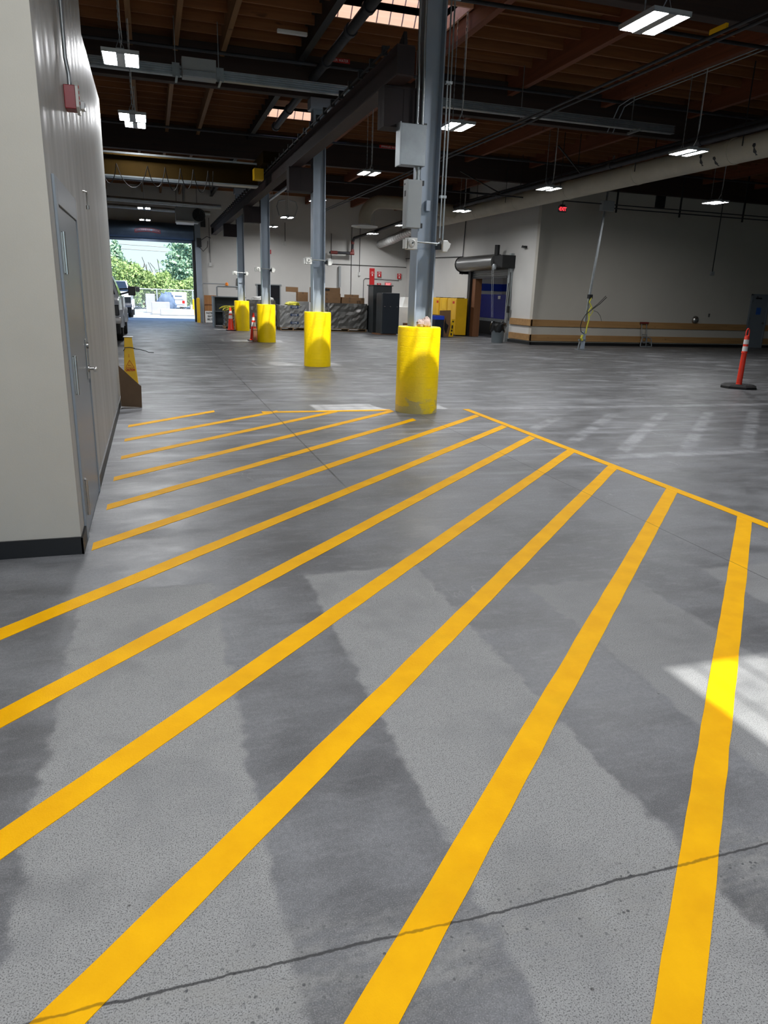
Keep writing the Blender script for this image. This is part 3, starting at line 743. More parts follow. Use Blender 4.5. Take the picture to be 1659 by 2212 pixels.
# bridge crane
t = thing('bridge_crane', 'dim yellow bridge crane girder crossing under the ceiling, with festoon cables', 'crane', (0, 20, 4.1))
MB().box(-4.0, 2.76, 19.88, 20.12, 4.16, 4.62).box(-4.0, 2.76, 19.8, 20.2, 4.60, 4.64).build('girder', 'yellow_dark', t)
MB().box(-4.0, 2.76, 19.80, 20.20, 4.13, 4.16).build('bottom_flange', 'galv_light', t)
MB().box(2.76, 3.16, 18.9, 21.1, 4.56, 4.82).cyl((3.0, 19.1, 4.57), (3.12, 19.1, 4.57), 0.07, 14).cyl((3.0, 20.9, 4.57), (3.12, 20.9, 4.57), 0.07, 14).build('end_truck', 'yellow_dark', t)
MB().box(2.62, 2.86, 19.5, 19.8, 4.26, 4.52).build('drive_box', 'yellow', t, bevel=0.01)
MB().tube([(2.66, 19.49, 4.52), (2.67, 19.49, 4.57), (2.78, 19.49, 4.57), (2.79, 19.49, 4.52)], 0.008, 6).build('handle', 'blackmetal', t, smooth=True)
MB().box(-4, 2.7, 19.56, 19.60, 4.60, 4.64).build('cable_track', 'galv', t)
m = MB()
xs = [-2.0, -1.55, -0.95, -0.6, 0.1, 0.5, 0.85, 1.15, 1.5, 1.62]
for a, b in zip(xs[:-1], xs[1:]):
    k = 10; lo = 3.86 if (xs.index(a) % 2) else 3.92
    pts = []
    for q in range(k + 1):
        u = q / k; pts.append((a + (b - a) * u, 19.45, 4.36 - (4.36 - lo) * (1 - (2 * u - 1) ** 2) ** .8))
    m.tube(pts, 0.011, 6)
m.build('festoon_cable', 'black', t, smooth=True)

# electrical boxes and conduits on the nearest column
t = thing('junction_box', 'large grey metal junction box on the nearest column, above the panel', 'electrical box', (3.29, 9.55, 3.18))
MB().box(3.12, 3.46, 9.46, 9.625, 3.20, 3.68).build('enclosure', 'galv_light', t, bevel=0.006)
MB().box(3.105, 3.12, 9.45, 9.63, 3.19, 3.69).build('cover', 'galv_light', t, bevel=0.003)
MB().box(3.465, 3.5, 9.57, 9.622, 3.66, 3.72).build('strut_clip', 'black', t)
t = thing('breaker_panel', 'tall narrow light grey electrical panel below the big junction box on the column', 'electrical panel', (3.33, 9.55, 2.46))
MB().box(3.245, 3.44, 9.48, 9.625, 2.46, 3.04).build('enclosure', 'panel_grey', t, bevel=0.006)
MB().box(3.232, 3.245, 9.475, 9.63, 2.455, 3.045).build('cover', 'panel_grey', t, bevel=0.004)
for z in (3.02, 2.5):
    MB().box(3.44, 3.5, 9.58, 9.622, z - .03, z + .03).build('mounting_strut', 'black', t)
MB().box(3.2305, 3.2325, 9.52, 9.58, 2.84, 2.91).build('warning_label', 'letter_black', t)
MB().box(3.2305, 3.2325, 9.56, 9.6, 2.98, 3.0).build('nameplate', 'letter_black', t)
o = MB().cyl((3.40, 9.56, 3.04), (3.40, 9.56, 3.20), 0.033, 14).cyl((3.40, 9.56, 3.035), (3.40, 9.56, 3.06), 0.042, 14).cyl((3.40, 9.56, 3.175), (3.40, 9.56, 3.2), 0.042, 14).build('conduit', 'galv', smooth=True)
tag(o, 'short steel conduit joining the big junction box to the panel below', 'conduit')
for x, l in ((3.36, 'left one of the two grey conduits rising from the big junction box'), (3.43, 'right one of the two grey conduits rising from the big junction box')):
    o = MB().tube([(x, 9.56, 3.68), (x, 9.56, 4.2), (x - .01, 9.57, 4.6), (x - .01, 9.57, 5.95)], 0.019, 10).cyl((x, 9.56, 3.68), (x, 9.56, 3.71), .026, 12).build('conduit', 'galv', smooth=True)
    tag(o, l, 'conduit', 'conduits on the nearest column')
for x, z, l in ((3.755, 2.36, 'inner one of two thin conduits down the right edge of the nearest column'), (3.80, 2.34, 'outer one of two thin conduits down the right edge of the nearest column')):
    o = MB().tube([(x, 9.58, 5.9), (x, 9.58, z)], 0.011, 8).box(x - .02, x + .02, 9.57, 9.63, 2.86, 2.89).box(x - .02, x + .02, 9.57, 9.63, 4.2, 4.23).build('conduit', 'galv', smooth=True)
    tag(o, l, 'conduit', 'conduits on the nearest column')
o = MB().box(3.585, 3.645, 9.69, 9.752, 2.70, 2.83).build('switch_box', 'column', bevel=0.004)
tag(o, 'small grey switch box on the web of the nearest column', 'switch box')

# alarm sounders: a pair of white heads on a bar, one set per column
def sounder(cx, cy, label_l, label_r, label_bar):
    zc = 2.26
    for side, lab in ((-1, label_l), (1, label_r)):
        t = thing('alarm_sounder', lab, 'alarm sounder', (cx + side * .25, cy - .25, zc - .07), 'white sounder heads on the columns')
        x0, x1 = (cx - .335, cx - .2) if side < 0 else (cx + .16, cx + .23)
        if side < 0:
            MB().box(x0, x1, cy - .33, cy - .2, zc - .07, zc + .075).build('housing', 'white_plastic', t, bevel=0.008)
            MB().lathe([(0.05, 0), (0.05, .012), (0.03, .02), (0.028, .012), (.012, .012), (.01, .022)], (cx - .275, cy - .33, zc + .01), 20, axis=(0, -1, 0)).build('horn', 'white_plastic', t, smooth=True)
            MB().lathe([(0.011, 0), (0.011, .004)], (cx - .275, cy - .352, zc + .01), 12, axis=(0, -1, 0)).build('lens', 'black', t)
            MB().prism([(cy - .33, zc - .06), (cy - .2, zc - .06), (cy - .2, zc + .06), (cy - .33, zc + .05)], 'x', x0 - .03, x0 - .015).build('visor', 'white_plastic', t)
        else:
            MB().box(x0, x1, cy - .33, cy - .17, zc - .08, zc + .065).build('housing', 'white_plastic', t, bevel=0.008)
            MB().prism([(cx + .23, zc - .065), (cx + .262, zc - .02), (cx + .275, zc + .03), (cx + .25, zc + .04), (cx + .23, zc + .06)], 'y', cy - .32, cy - .2).build('visor', 'white_plastic', t)
            MB().box(x0 - .04, x0, cy - .27, cy - .16, zc - .05, zc + .02).build('mount', 'black', t)
    o = MB().cyl((cx - .2, cy - .22, zc + .035), (cx + .16, cy - .22, zc + .025), 0.012, 10).cyl((cx - .2, cy - .22, zc + .035), (cx - .17, cy - .22, zc + .034), 0.018, 10).cyl((cx + .13, cy - .22, zc + .026), (cx + .16, cy - .22, zc + .025), 0.018, 10).box(cx - .18, cx - .14, cy - .23, cy - .13, zc + .0, zc + .02).box(cx + .1, cx + .135, cy - .23, cy - .13, zc, zc + .02)
    tag(o.build('mounting_bar', 'galv', smooth=True), label_bar, 'mounting bar', 'bars joining the sounder heads')
for i, nm in enumerate(('nearest', 'second', 'third', 'farthest')):
    w = 'the %s column' % nm
    sounder(CX - (.03 if i else 0), CY[i], 'white sounder head facing forward on the left edge of ' + w, 'white sounder head facing right on the right edge of ' + w, 'thin steel bar between the two white sounder heads on ' + w)

# rag on the nearest bollard
import mathutils
def crumple(c, sx, sy, sz, seed, n1=20, n2=12):
    m = MB(); c = Vector(c)
    for j in range(n2 + 1):
        ph = PI * j / n2
        for k in range(n1):
            th = 2 * PI * k / n1
            d = Vector((math.sin(ph) * math.cos(th), math.sin(ph) * math.sin(th), math.cos(ph)))
            r = 1 + .35 * mathutils.noise.noise(d * 2.3 + Vector((seed, 0, 0))) + .18 * mathutils.noise.noise(d * 6 + Vector((0, seed, 0)))
            p = Vector((d.x * sx * r, d.y * sy * r, max(d.z * sz * r, -sz * .55)))
            m.v.append(tuple(c + p))
    for j in range(n2):
        for k in range(n1):
            k2 = (k + 1) % n1
            m.f.append((j * n1 + k, (j + 1) * n1 + k, (j + 1) * n1 + k2, j * n1 + k2))
    return m
m = crumple((3.545, 9.60, 1.235), 0.06, .05, .06, 3.1); m2 = crumple((3.625, 9.60, 1.245), .07, .05, .085, 8.3)
i = len(m.v); m.v += m2.v; m.f += [tuple(i + k for k in f) for f in m2.f]
tag(m.build('crumpled_rag', 'rag', smooth=True), 'crumpled pale rag on top of the nearest bollard', 'rag')

# ------------------------------------------------------------------ hanging lights
def light_proto(loc):
    x, y, z = loc
    t = thing('hanging_light', 'x', 'ceiling light', loc, 'twin panel hanging lights')
    MB().box(x - .235, x + .235, y - .31, y + .31, z + .012, z + .045).box(x - .055, x + .055, y - .31, y + .31, z - .012, z + .012).box(x - .235, x - .222, y - .31, y + .31, z - .004, z + .012).box(x + .222, x + .235, y - .31, y + .31, z - .004, z + .012).box(x - .235, x + .235, y - .31, y - .297, z - .004, z + .012).box(x - .235, x + .235, y + .297, y + .31, z - .004, z + .012).box(x - .05, x + .05, y - .2, y + .2, z + .045, z + .085).build('housing', 'panel_grey', t)
    for s in (-1, 1):
        MB().quad((x + s * .138 - .082, y - .295, z + .010), (x + s * .138 - .082, y + .295, z + .010), (x + s * .138 + .082, y + .295, z + .010), (x + s * .138 + .082, y - .295, z + .010)).build('led_panel', 'led', t, fix=False)
    for s in (-1, 1):
        m = MB(); zz = z + .2
        m.tube([(x - .05, y + s * .2, z + .08), (x, y + s * .2, z + .2), (x + .05, y + s * .2, z + .08)], 0.004, 5)
        k = 0
        while zz < 6.2:
            a, b = ((1, 0) if k % 2 else (0, 1))
            m.bar((x, y + s * .2, zz), (x, y + s * .2, zz + .05), .016 if a else .006, .006 if a else .016, up=(0, 1, 0)); zz += .045; k += 1
        m.build('chain', 'galv', t)
    MB().tube([(x, y - .1, z + .08), (x + .03, y - .15, z + .2), (x + .02, y - .2, z + .4), (x + .02, y - .2, 6.2)], 0.005, 6).build('cord', 'white', t, smooth=True)
    return t
LT = [((5.35, 7.65, 4.5), 'largest bright twin panel light, hanging at the upper right of the photo'),
      ((5.35, 13.1, 4.5), 'bright twin panel light hanging on chains just right of the nearest column'),
      ((5.38, 18.78, 4.5), 'bright twin panel light hanging between the nearest and the second column'),
      ((5.4, 24.9, 4.5), 'twin panel light in the middle row, hidden behind the second column'),
      ((5.47, 31.05, 4.5), 'small twin panel light hanging between two curved grey conduits'),
      ((5.59, 35.8, 4.5), 'small twin panel light near the far wall, just right of the third column'),
      ((-0.2, 11.45, 4.5), 'twin panel light hanging nearest the top of the left wall'),
      ((-0.13, 15.0, 4.5), 'upper light of the close pair hanging left, above the bridge crane'),
      ((-0.12, 19.5, 5.22), 'lower light of the close pair hanging left, above the bridge crane'),
      ((-0.06, 31.0, 4.5), 'upper small twin light hanging in front of the dark roller door hood'),
      ((-0.06, 36.2, 4.5), 'lower small twin light hanging in front of the dark roller door hood'),
      ((10.35, 13.14, 4.5), 'twin panel light hanging in front of the long white duct, near the right edge'),
      ((10.45, 18.77, 4.5), 'twin panel light under the white duct, above the wall corner with the exit sign'),
      ((10.54, 24.88, 4.5), 'small light under the white duct, just right of the nearest column'),
      ((10.51, 31.3, 4.5), 'small light just left of the electrical panel, above the silver flexible duct'),
      ((10.67, 36.33, 4.5), 'small light at the bend of the red and black fire pipe'),
      ((15.92, 18.71, 4.5), 'single bright light hanging before the large back wall at the right'),
      ((5.35, 2.0, 4.5), None), ((-0.2, 2.0, 4.5), None), ((5.35, -4, 4.5), None), ((-0.2, -4, 4.5), None), ((16.6, 31.5, 4.2), None)]  # unseen lights, added to brighten the foreground and the dock room
lp = light_proto(LT[0][0]); lp['label'] = LT[0][1]
for loc, l in LT[1:]:
    c = dup(lp, loc, l or 'unseen twin panel light, added to light the interior')

# ------------------------------------------------------------------ bus duct, pipes, ducts
t = thing('bus_duct', 'long ribbed galvanised bus duct crossing the whole hall under the ceiling', 'bus duct', (2.6, 15, 5.22))
m = MB().box(-7.9, 11.3, 14.95, 15.05, 5.24, 5.40)
for k in range(5):
    z = 5.235 + k * .036
    m.box(-7.9, 11.3, 14.905, 14.95, z, z + .016)
m.build('casing', 'galv', t)
for xx in (.59, 1.36): MB().box(xx, xx + .13, 14.89, 14.9, 5.2, 5.43).build('joint_plate', 'galv', t)
for x in (.66, 1.42, 5.25, 7.6, 10.3):
    MB().box(x - .02, x + .02, 14.72, 15.2, 5.18, 5.22).box(x - .007, x + .007, 15.1, 15.115, 5.22, 6.21).build('hanger', 'galv', t)
t = thing('plug_in_unit', 'grey metal plug-in box fixed on the ribbed bus duct at upper left', 'electrical box', (1.05, 14.8, 5.17))
MB().box(.75, 1.34, 14.68, 14.9, 5.17, 5.49).build('enclosure', 'panel_grey', t, bevel=0.008)
MB().box(.76, 1.33, 14.64, 14.68, 5.18, 5.28).build('cover', 'galv_light', t, bevel=0.004)

def pipe(pts, r, mat, label, name='sprinkler_pipe', n=14, coup=(), group=None, cat='pipe'):
    m = MB().tube(pts, r, n)
    for c, d in coup:
        d = Vector(d); c = Vector(c)
        m.cyl(c - d * .06, c + d * .06, r * 1.28, n)
    return tag(m.build(name, mat, smooth=True), label, cat, group)
pipe([(3.41, 10.9, 6.15), (3.41, 10.9, 5.85), (3.41, 11.0, 5.78), (3.41, 21.0, 5.78)], 0.085, 'black_pipe', 'thick black sprinkler main running down the hall beside the skylights',
     coup=[((3.41, y, 5.78), (0, 1, 0)) for y in (12.1, 13.2, 15.0, 16.9, 19.0, 20.95)] )
pipe([(XL, 15.55, 5.80), (XR, 15.55, 6.0)], 0.032, 'black_pipe', 'thin black sprinkler pipe crossing the hall just before the first dark girder')
pipe([(XL, 11.2, 5.66), (XR, 11.2, 5.90)], 0.03, 'black_pipe', 'thin black sprinkler pipe crossing under the nearest skylight')
pipe([(XL, 21.2, 5.55), (XR, 21.2, 5.62)], 0.03, 'black_pipe', 'thin black sprinkler pipe crossing the hall before the bridge crane')
pipe([(XL, 27.6, 5.5), (13.3, 27.6, 5.5)], 0.03, 'black_pipe', 'thin black sprinkler pipe crossing the hall beyond the bridge crane')
t = thing('pipe_label', 'red sprinkler water label on the thin pipe above the crane beam', 'label', (3.72, 15.5, 5.93))
MB().box(3.46, 4.0, 15.508, 15.514, 5.93, 6.01).build('band', 'sign_red', t)
text('lettering', 'SPRINKLER WATER', 0.068, 'letter_white', t, (3.72, 15.506, 5.968), (1, 0, 0.01), (0, 0, 1), 0.001, sx=0.85)
t = thing('pipe_label', 'red sprinkler water label on a thin pipe between the beam and the junction box', 'label', (6.6, 21.16, 5.58))
MB().box(6.35, 6.95, 21.16, 21.166, 5.55, 5.63).build('band', 'sign_red', t)
text('lettering', 'SPRINKLER WATER', 0.066, 'letter_white', t, (6.65, 21.158, 5.59), (1, 0, 0), (0, 0, 1), 0.001, sx=0.9)
# conduits along the hall
for dx, l in ((0, 'upper one of two thin steel conduits running diagonally along the hall ceiling'), (.1, 'lower one of two thin steel conduits running diagonally along the hall ceiling')):
    pipe([(7.25 + dx, -5, 5.0 - dx * .3), (7.25 + dx, 33, 5.0 - dx * .3)], 0.022, 'black_pipe', l, 'conduit', 8, group='conduits along the hall', cat='conduit')
o = MB().box(7.23, 7.27, 8.8, 9.1, 5.02, 5.08).build('beam_clamp', 'yellow'); tag(o, 'small yellow clamp on the conduits at upper right', 'clamp')
pipe([(4.75, 21.4, 5.1), (4.75, 38.8, 5.1)], 0.05, 'galv', 'pale steel pipe running along the hall right of the crane beam', 'steel_pipe', 12)
for dx, l in ((0, 'left one of two pale conduits under the timber beam at upper right'), (.14, 'right one of two pale conduits under the timber beam at upper right')):
    pipe([(10.25 + dx, -5, 5.88), (10.25 + dx, 15.2, 5.88), (10.2 + dx, 15.5, 5.8), (10.1 + dx, 15.7, 5.3)], 0.012, 'galv_light', l, 'conduit', 8, group='conduits under the timber beam', cat='conduit')
o = MB().box(2.45, 3.0, 14.75, 14.83, 6.08, 6.14).build('strip_light', 'white', bevel=.01); tag(o, 'unlit white strip light under the ceiling left of the black sprinkler main', 'strip light')
# white duct
t = thing('air_duct', 'long round off-white air duct running along the hall at the right', 'air duct', (11.77, 10, 4.45))
pts = [(11.77, y, 4.70) for y in range(-6, 32, 2)]
MB().tube(pts, 0.25, 28).build('duct_run', 'duct', t, smooth=True)
for y in (9.8, 12.2, 13.5, 16.7, 19.9, 23.1, 26.3, 29.3):
    MB().cyl((11.77, y - .05, 4.7), (11.77, y + .05, 4.7), 0.259, 28).build('seam_band', 'duct', t, smooth=True)
for y, a in ((12.7, .9), (13.8, 1.2), (14.2, .8), (11.3, 1.1)):
    pr = []
    for k in range(7):
        th = PI + a + .16 * k - .9
        pr.append((math.cos(th) * .2535, math.sin(th) * .2535))
    m = MB()
    for k in range(6):
        w0 = .03 + .02 * math.sin(k * 2.1); w1 = .03 + .02 * math.sin(k * 2.1 + 2.1)
        m.quad((11.77 + pr[k][0], y - w0, 4.7 + pr[k][1]), (11.77 + pr[k + 1][0], y - w1, 4.7 + pr[k + 1][1]), (11.77 + pr[k + 1][0], y + w1, 4.7 + pr[k + 1][1]), (11.77 + pr[k][0], y + w0, 4.7 + pr[k][1]))
    m.build('black_tape', 'black', t, fix=False)
for y in (6, 9.5, 13, 16.5, 20, 23.5, 27):
    for xx in (11.505, 12.022): MB().box(xx, xx + .012, y, y + .02, 4.7, 6.2).build('hanger_strap', 'blackmetal', t)
fp = [(11.77, 30.0, 4.70), (11.77, 32.1, 4.66), (11.77, 34.2, 4.49), (11.77, 36.4, 4.30), (11.8, 38.7, 4.20)]
o = MB().tube(fp, 0.205, 24)
for a, b in zip(fp[:-1], fp[1:]):
    for k in range(7):
        c0 = Vector(a).lerp(Vector(b), k / 7); c1 = Vector(a).lerp(Vector(b), k / 7 + .02)
        o.cyl(c0, c1, .216, 24)
tag(o.build('flexible_duct', 'flex', smooth=True), 'ribbed silver flexible duct sloping down to the far wall, left of the nearest column', 'air duct')
t = thing('air_duct', 'tan duct with an elbow turning down to a round ceiling diffuser', 'air duct', (7.9, 28, 4.05))
pts = [(11.55, 28, 4.82), (9.2, 28, 4.98)]
for k in range(9):
    a = PI / 2 * k / 8; pts.append((8.55 - .66 * math.sin(a), 28, 4.98 - .66 * (1 - math.cos(a))))
pts.append((7.89, 28, 4.1))
MB().tube(pts, 0.235, 24).build('duct_run', 'duct_tan', t, smooth=True)
MB().lathe([(0.25, .1), (0.5, 0.03), (0.5, 0.0), (0.42, -.02), (.3, 0.0), (.25, 0.02)], (7.89, 28, 4.06), 32).build('diffuser', 'white', t, smooth=True)
# fire main
pipe([(9.1, 38.75, 3.65), (9.1, 38.5, 3.65), (9.2, 38.45, 3.65), (10.1, 38.45, 3.65), (10.2, 38.45, 3.7), (10.22, 38.45, 4.2), (10.26, 38.3, 4.4), (10.45, 37.6, 4.47), (11.2, 35.2, 4.80), (11.46, 33.5, 4.95), (11.46, -6, 4.97)], 0.07, 'black_pipe', 'long black fire main along the white duct, dropping to the far wall', 'fire_pipe', 14, coup=[((11.46, y, 4.97), (0, 1, 0)) for y in (8, 11, 14.2, 17.5, 20.6, 24, 28)])
o = MB().cyl((10.08, 38.45, 3.65), (10.3, 38.45, 3.65), .085, 14).cyl((10.215, 38.45, 3.62), (10.215, 38.45, 3.85), .085, 14).cyl((10.215, 38.45, 4.1), (10.215, 38.45, 4.28), .085, 14).cyl((9.05, 38.45, 3.65), (9.4, 38.45, 3.65), .085, 14).build('pipe_fitting', 'pipe_red', smooth=True)
tag(o, 'red couplings on the fire main where it bends at the far wall', 'pipe fitting')
pipe([(11.62, -6, 5.13), (11.62, 31, 5.11)], 0.035, 'black_pipe', 'thinner black pipe running above the fire main beside the white duct', 'steel_pipe', 10)
for i, (x, y) in enumerate(((9.6, 23), (10.3, 18.2), (9.9, 31))):
    o = MB().bar((x, y, 5.45), (11.40, y + .6, 4.96), .03, .03).build('sway_brace', 'blackmetal')
    tag(o, ['black diagonal brace to the fire main right of the nearest column', 'black diagonal brace to the fire main above the exit sign', 'black diagonal brace to the fire main left of the column panel'][i], 'pipe brace', 'braces of the fire main')

# ------------------------------------------------------------------ conduits and post at the right
for z, l in ((4.73, 'upper one of two thin conduits crossing before the right wall'), (4.62, 'lower one of two thin conduits crossing before the right wall')):
    pipe([(8.6 if z > 4.7 else 14.6, 22.3, z), (XR, 22.3, z)], 0.018, 'black_pipe', l, 'conduit', 8, group='conduits before the right wall', cat='conduit')
for i, x in enumerate((15.05, 17.6, 20.3)):
    o = MB().box(x - .025, x + .025, 22.33, 22.37, 4.5, 6.2).build('hanger_strut', 'blackmetal')
    tag(o, ['thin dark hanging strut just right of the grey box on the post', 'thin dark hanging strut in the middle of the right wall', 'thin dark hanging strut left of the far right light'][i], 'hanger', 'hanging struts')
t = thing('power_post', 'leaning galvanised power post with hanging cords, before the right wall', 'post', (14.27, 22.3, 0))
top = (14.62, 22.3, 6.2); bot = (14.29, 22.3, .95)
MB().bar(bot, (14.565, 22.3, 4.51), .05, .05, up=(0, 1, 0)).build('channel', 'galv', t)
MB().bar((14.34, 22.33, .95), (14.62, 22.33, 4.51), .03, .03, up=(0, 1, 0)).build('strut', 'galv', t)
MB().bar((14.60, 22.3, 4.84), (14.7, 22.3, 6.2), .05, .05, up=(0, 1, 0)).build('upper_channel', 'galv', t)
MB().box(14.24, 14.36, 22.25, 22.35, .02, .62).build('lower_post', 'column', t, bevel=.01)
MB().box(14.05, 14.2, 22.2, 22.38, 0, .02).box(14.22, 14.45, 22.2, 22.38, 0, .02).bar((14.12, 22.29, 0.02), (14.18, 22.29, .34), .04, .03).box(14.12, 14.38, 22.24, 22.34, .30, .36).build('base_bracket', 'galv', t)
m = MB()
for k in range(12):
    pass
m.tube([(14.40, 22.24, 1.75), (14.33, 22.22, 1.6), (14.42, 22.2, 1.45), (14.32, 22.2, 1.3), (14.38, 22.2, 1.05), (14.33, 22.2, .8), (14.31, 22.2, .55)], .022, 8)
m.tube([(14.42, 22.24, 1.5), (14.5, 22.2, 1.3), (14.4, 22.2, 1.15), (14.31, 22.2, 1.3)], .015, 8)
m.tube([(14.2, 22.22, .5), (14.15, 22.2, .4), (14.2, 22.2, .32)], .04, 8)
m.build('yellow_cord', 'strap', t, smooth=True)
m = MB().tube([(14.95, 22.15, 1.78), (14.7, 22.15, 1.55), (14.45, 22.15, 1.38), (14.2, 22.15, 1.2), (14.08, 22.15, 1.0), (14.04, 22.15, .8), (14.08, 22.15, .62), (14.2, 22.15, .55)], .013, 8)
m.tube([(14.9, 22.13, 1.82), (14.62, 22.13, 1.55), (14.42, 22.13, 1.4)], .011, 8).tube([(14.5, 22.15, 1.32), (14.65, 22.15, 1.28), (14.78, 22.15, 1.15), (14.85, 22.15, .98)], .007, 6)
m.build('black_cord', 'rubber', t, smooth=True)
MB().box(14.30, 14.44, 22.22, 22.34, 1.72, 1.85).build('receptacle', 'black', t)
o = MB().box(14.42, 14.86, 22.18, 22.38, 4.52, 4.83).build('junction_box', 'panel_grey', bevel=.008)
tag(o, 'square grey box at the top of the power post by the right wall', 'electrical box')
o = MB().cyl((12.98, 22.3, 4.6), (12.98, 22.3, 5.45), .012, 8).build('hanger_rod', 'blackmetal'); tag(o, 'thin rod from which the red exit sign hangs', 'rod')
t = thing('exit_sign', 'glowing red exit sign hanging before the wall corner at the right', 'exit sign', (12.98, 22.3, 4.38))
MB().box(12.83, 13.13, 22.28, 22.32, 4.38, 4.57).build('housing', 'bin_grey', t, bevel=.005)
MB().box(12.9, 13.06, 22.27, 22.33, 4.57, 4.61).build('canopy', 'black', t)
text('lettering', 'EXIT', 0.15, 'exit_red', t, (12.995, 22.277, 4.475), (1, 0, 0), (0, 0, 1), .002, sx=.8, bold=.006)
MB().prism([(12.838, 4.475), (12.862, 4.505), (12.862, 4.445)], 'y', 22.272, 22.279).build('arrow', 'exit_red', t)

# back wall fittings
d = thing('door_2', None, None, (23.74, 24.43, 0), kind='structure')
MB().box(23.28, 23.34, 24.38, 24.45, 0, 2.13).box(24.14, 24.2, 24.38, 24.45, 0, 2.13).box(23.28, 24.2, 24.38, 24.45, 2.06, 2.13).build('frame', 'door_grey', d, bevel=.004)
MB().box(23.34, 24.14, 24.41, 24.45, .01, 2.06).build('leaf', 'door_grey', d)
MB().box(23.62, 23.85, 24.40, 24.41, 1.33, 1.60).build('notice', 'paper_blue', d)
MB().box(23.5, 23.75, 24.35, 24.41, 1.94, 1.99).bar((23.52, 24.33, 1.99), (23.5, 24.33, 2.05), .02, .02).build('door_closer', 'blackmetal', d)
MB().cyl((24.06, 24.41, 1.0), (24.06, 24.34, 1.0), .015, 10).bar((24.07, 24.35, 1.0), (23.95, 24.35, .99), .02, .02).cyl((24.06, 24.41, 1.0), (24.06, 24.40, 1.0), .035, 14).build('door_handle', 'steel', d)
for z in (1.85, 1.15, .3):
    MB().box(23.33, 23.37, 24.40, 24.415, z - .06, z + .06).build('hinge', 'blackmetal', d)
o = MB().lathe([(0.155, 0), (.15, .03), (.135, .06), (.1, .095), (.055, .115), (0.0, .12)], (20.66, 24.40, 1.06), 28, axis=(0, -1, 0)).build('safety_mirror', 'steel', smooth=True)
tag(o, 'small round domed mirror above the timber rail on the back wall', 'mirror')
o = MB().box(21.3, 21.38, 24.435, 24.45, 1.18, 1.31).build('switch_plate', 'steel', bevel=.003); tag(o, 'small steel switch plate on the back wall, left of the grey door', 'switch')
t = thing('outlet_box', 'small box at the end of the vertical conduit on the back wall', 'outlet', (21.15, 24.4, 2.76))
MB().box(21.07, 21.23, 24.38, 24.45, 2.76, 2.90).build('box', 'panel_grey', t, bevel=.005)
MB().tube([(21.15, 24.42, 2.9), (21.15, 24.42, 6.1)], .016, 8).build('conduit', 'blackmetal', t, smooth=True)
o = MB().box(18.1, 18.5, 24.38, 24.45, 5.05, 5.6).build('wall_vent', 'blackmetal', bevel=.005); tag(o, 'dark square vent high on the back wall', 'vent')
# hand truck
t = thing('hand_truck', 'small folding silver hand truck leaning on the back wall rails', 'hand truck', (18.3, 24.2, 0))
MB().bar((18.2, 24.22, .05), (18.13, 24.34, .9), .022, .022).bar((18.42, 24.22, .05), (18.36, 24.34, .9), .022, .022).bar((18.17, 24.26, .45), (18.4, 24.26, .45), .05, .03).build('frame', 'galv', t)
MB().box(18.06, 18.44, 24.3, 24.36, .86, .93).build('handle', 'pipe_red', t, bevel=.01)
m = MB().tube([(18.06, 24.15, .02), (18.1, 24.17, .3), (18.2, 24.18, .36), (18.42, 24.18, .36), (18.54, 24.17, .3), (18.58, 24.15, .02)], .018, 8)
m.bar((18.06, 24.13, .02), (18.58, 24.13, .02), .03, .03).bar((18.31, 24.15, .02), (18.31, 24.17, .36), .03, .02).bar((18.12, 24.15, .18), (18.52, 24.15, .18), .02, .03)
m.build('toe_plate', 'galv_light', t, smooth=True)
for x in (18.16, 18.46):
    MB().cyl((x - .02, 24.24, .085), (x + .02, 24.24, .085), .085, 18).build('wheel', 'rubber', t, smooth=True)
# delineator
t = thing('delineator_post', 'tall orange delineator post with two white bands on a black rubber base', 'delineator', (11.5, 12.0, 0))
ang = [math.radians(a) for a in (18, 70, 110, 162, 198, 250, 290, 342)]
pl = [(11.5 + .37 * math.cos(a), 12.0 + .37 * math.sin(a)) for a in ang]
pl2 = [(11.5 + .30 * math.cos(a), 12.0 + .30 * math.sin(a)) for a in ang]
m = MB(); n8 = len(pl)
m.v = [(x, y, 0) for x, y in pl] + [(x, y, .045) for x, y in pl] + [(x, y, .075) for x, y in pl2]
for r in range(2):
    for k in range(n8):
        k2 = (k + 1) % n8; m.f.append((r * n8 + k, r * n8 + k2, (r + 1) * n8 + k2, (r + 1) * n8 + k))
m.f.append(tuple(range(n8))[::-1]); m.f.append(tuple(2 * n8 + k for k in range(n8)))
m.build('base', 'rubber', t)
MB().lathe([(.062, .06), (.062, .08), (.056, .085), (.05, .70), (.058, .705), (.058, .73), (.051, .735), (.046, 1.03), (.04, 1.05), (0, 1.055)], (11.5, 12.0, 0), 24).build('post', 'orange', t, smooth=True)
MB().lathe([(.0515, .745), (.0505, .84)], (11.5, 12, 0), 24, cap=False).build('reflective_band', 'reflect', t, smooth=True)
MB().lathe([(.0498, .885), (.0488, .975)], (11.5, 12, 0), 24, cap=False).build('reflective_band', 'reflect', t, smooth=True)
MB().tube([(11.465, 12, 1.04), (11.462, 12, 1.13), (11.475, 12, 1.175), (11.5, 12, 1.19), (11.525, 12, 1.175), (11.538, 12, 1.13), (11.535, 12, 1.04)], .012, 8).build('handle', 'orange', t, smooth=True)

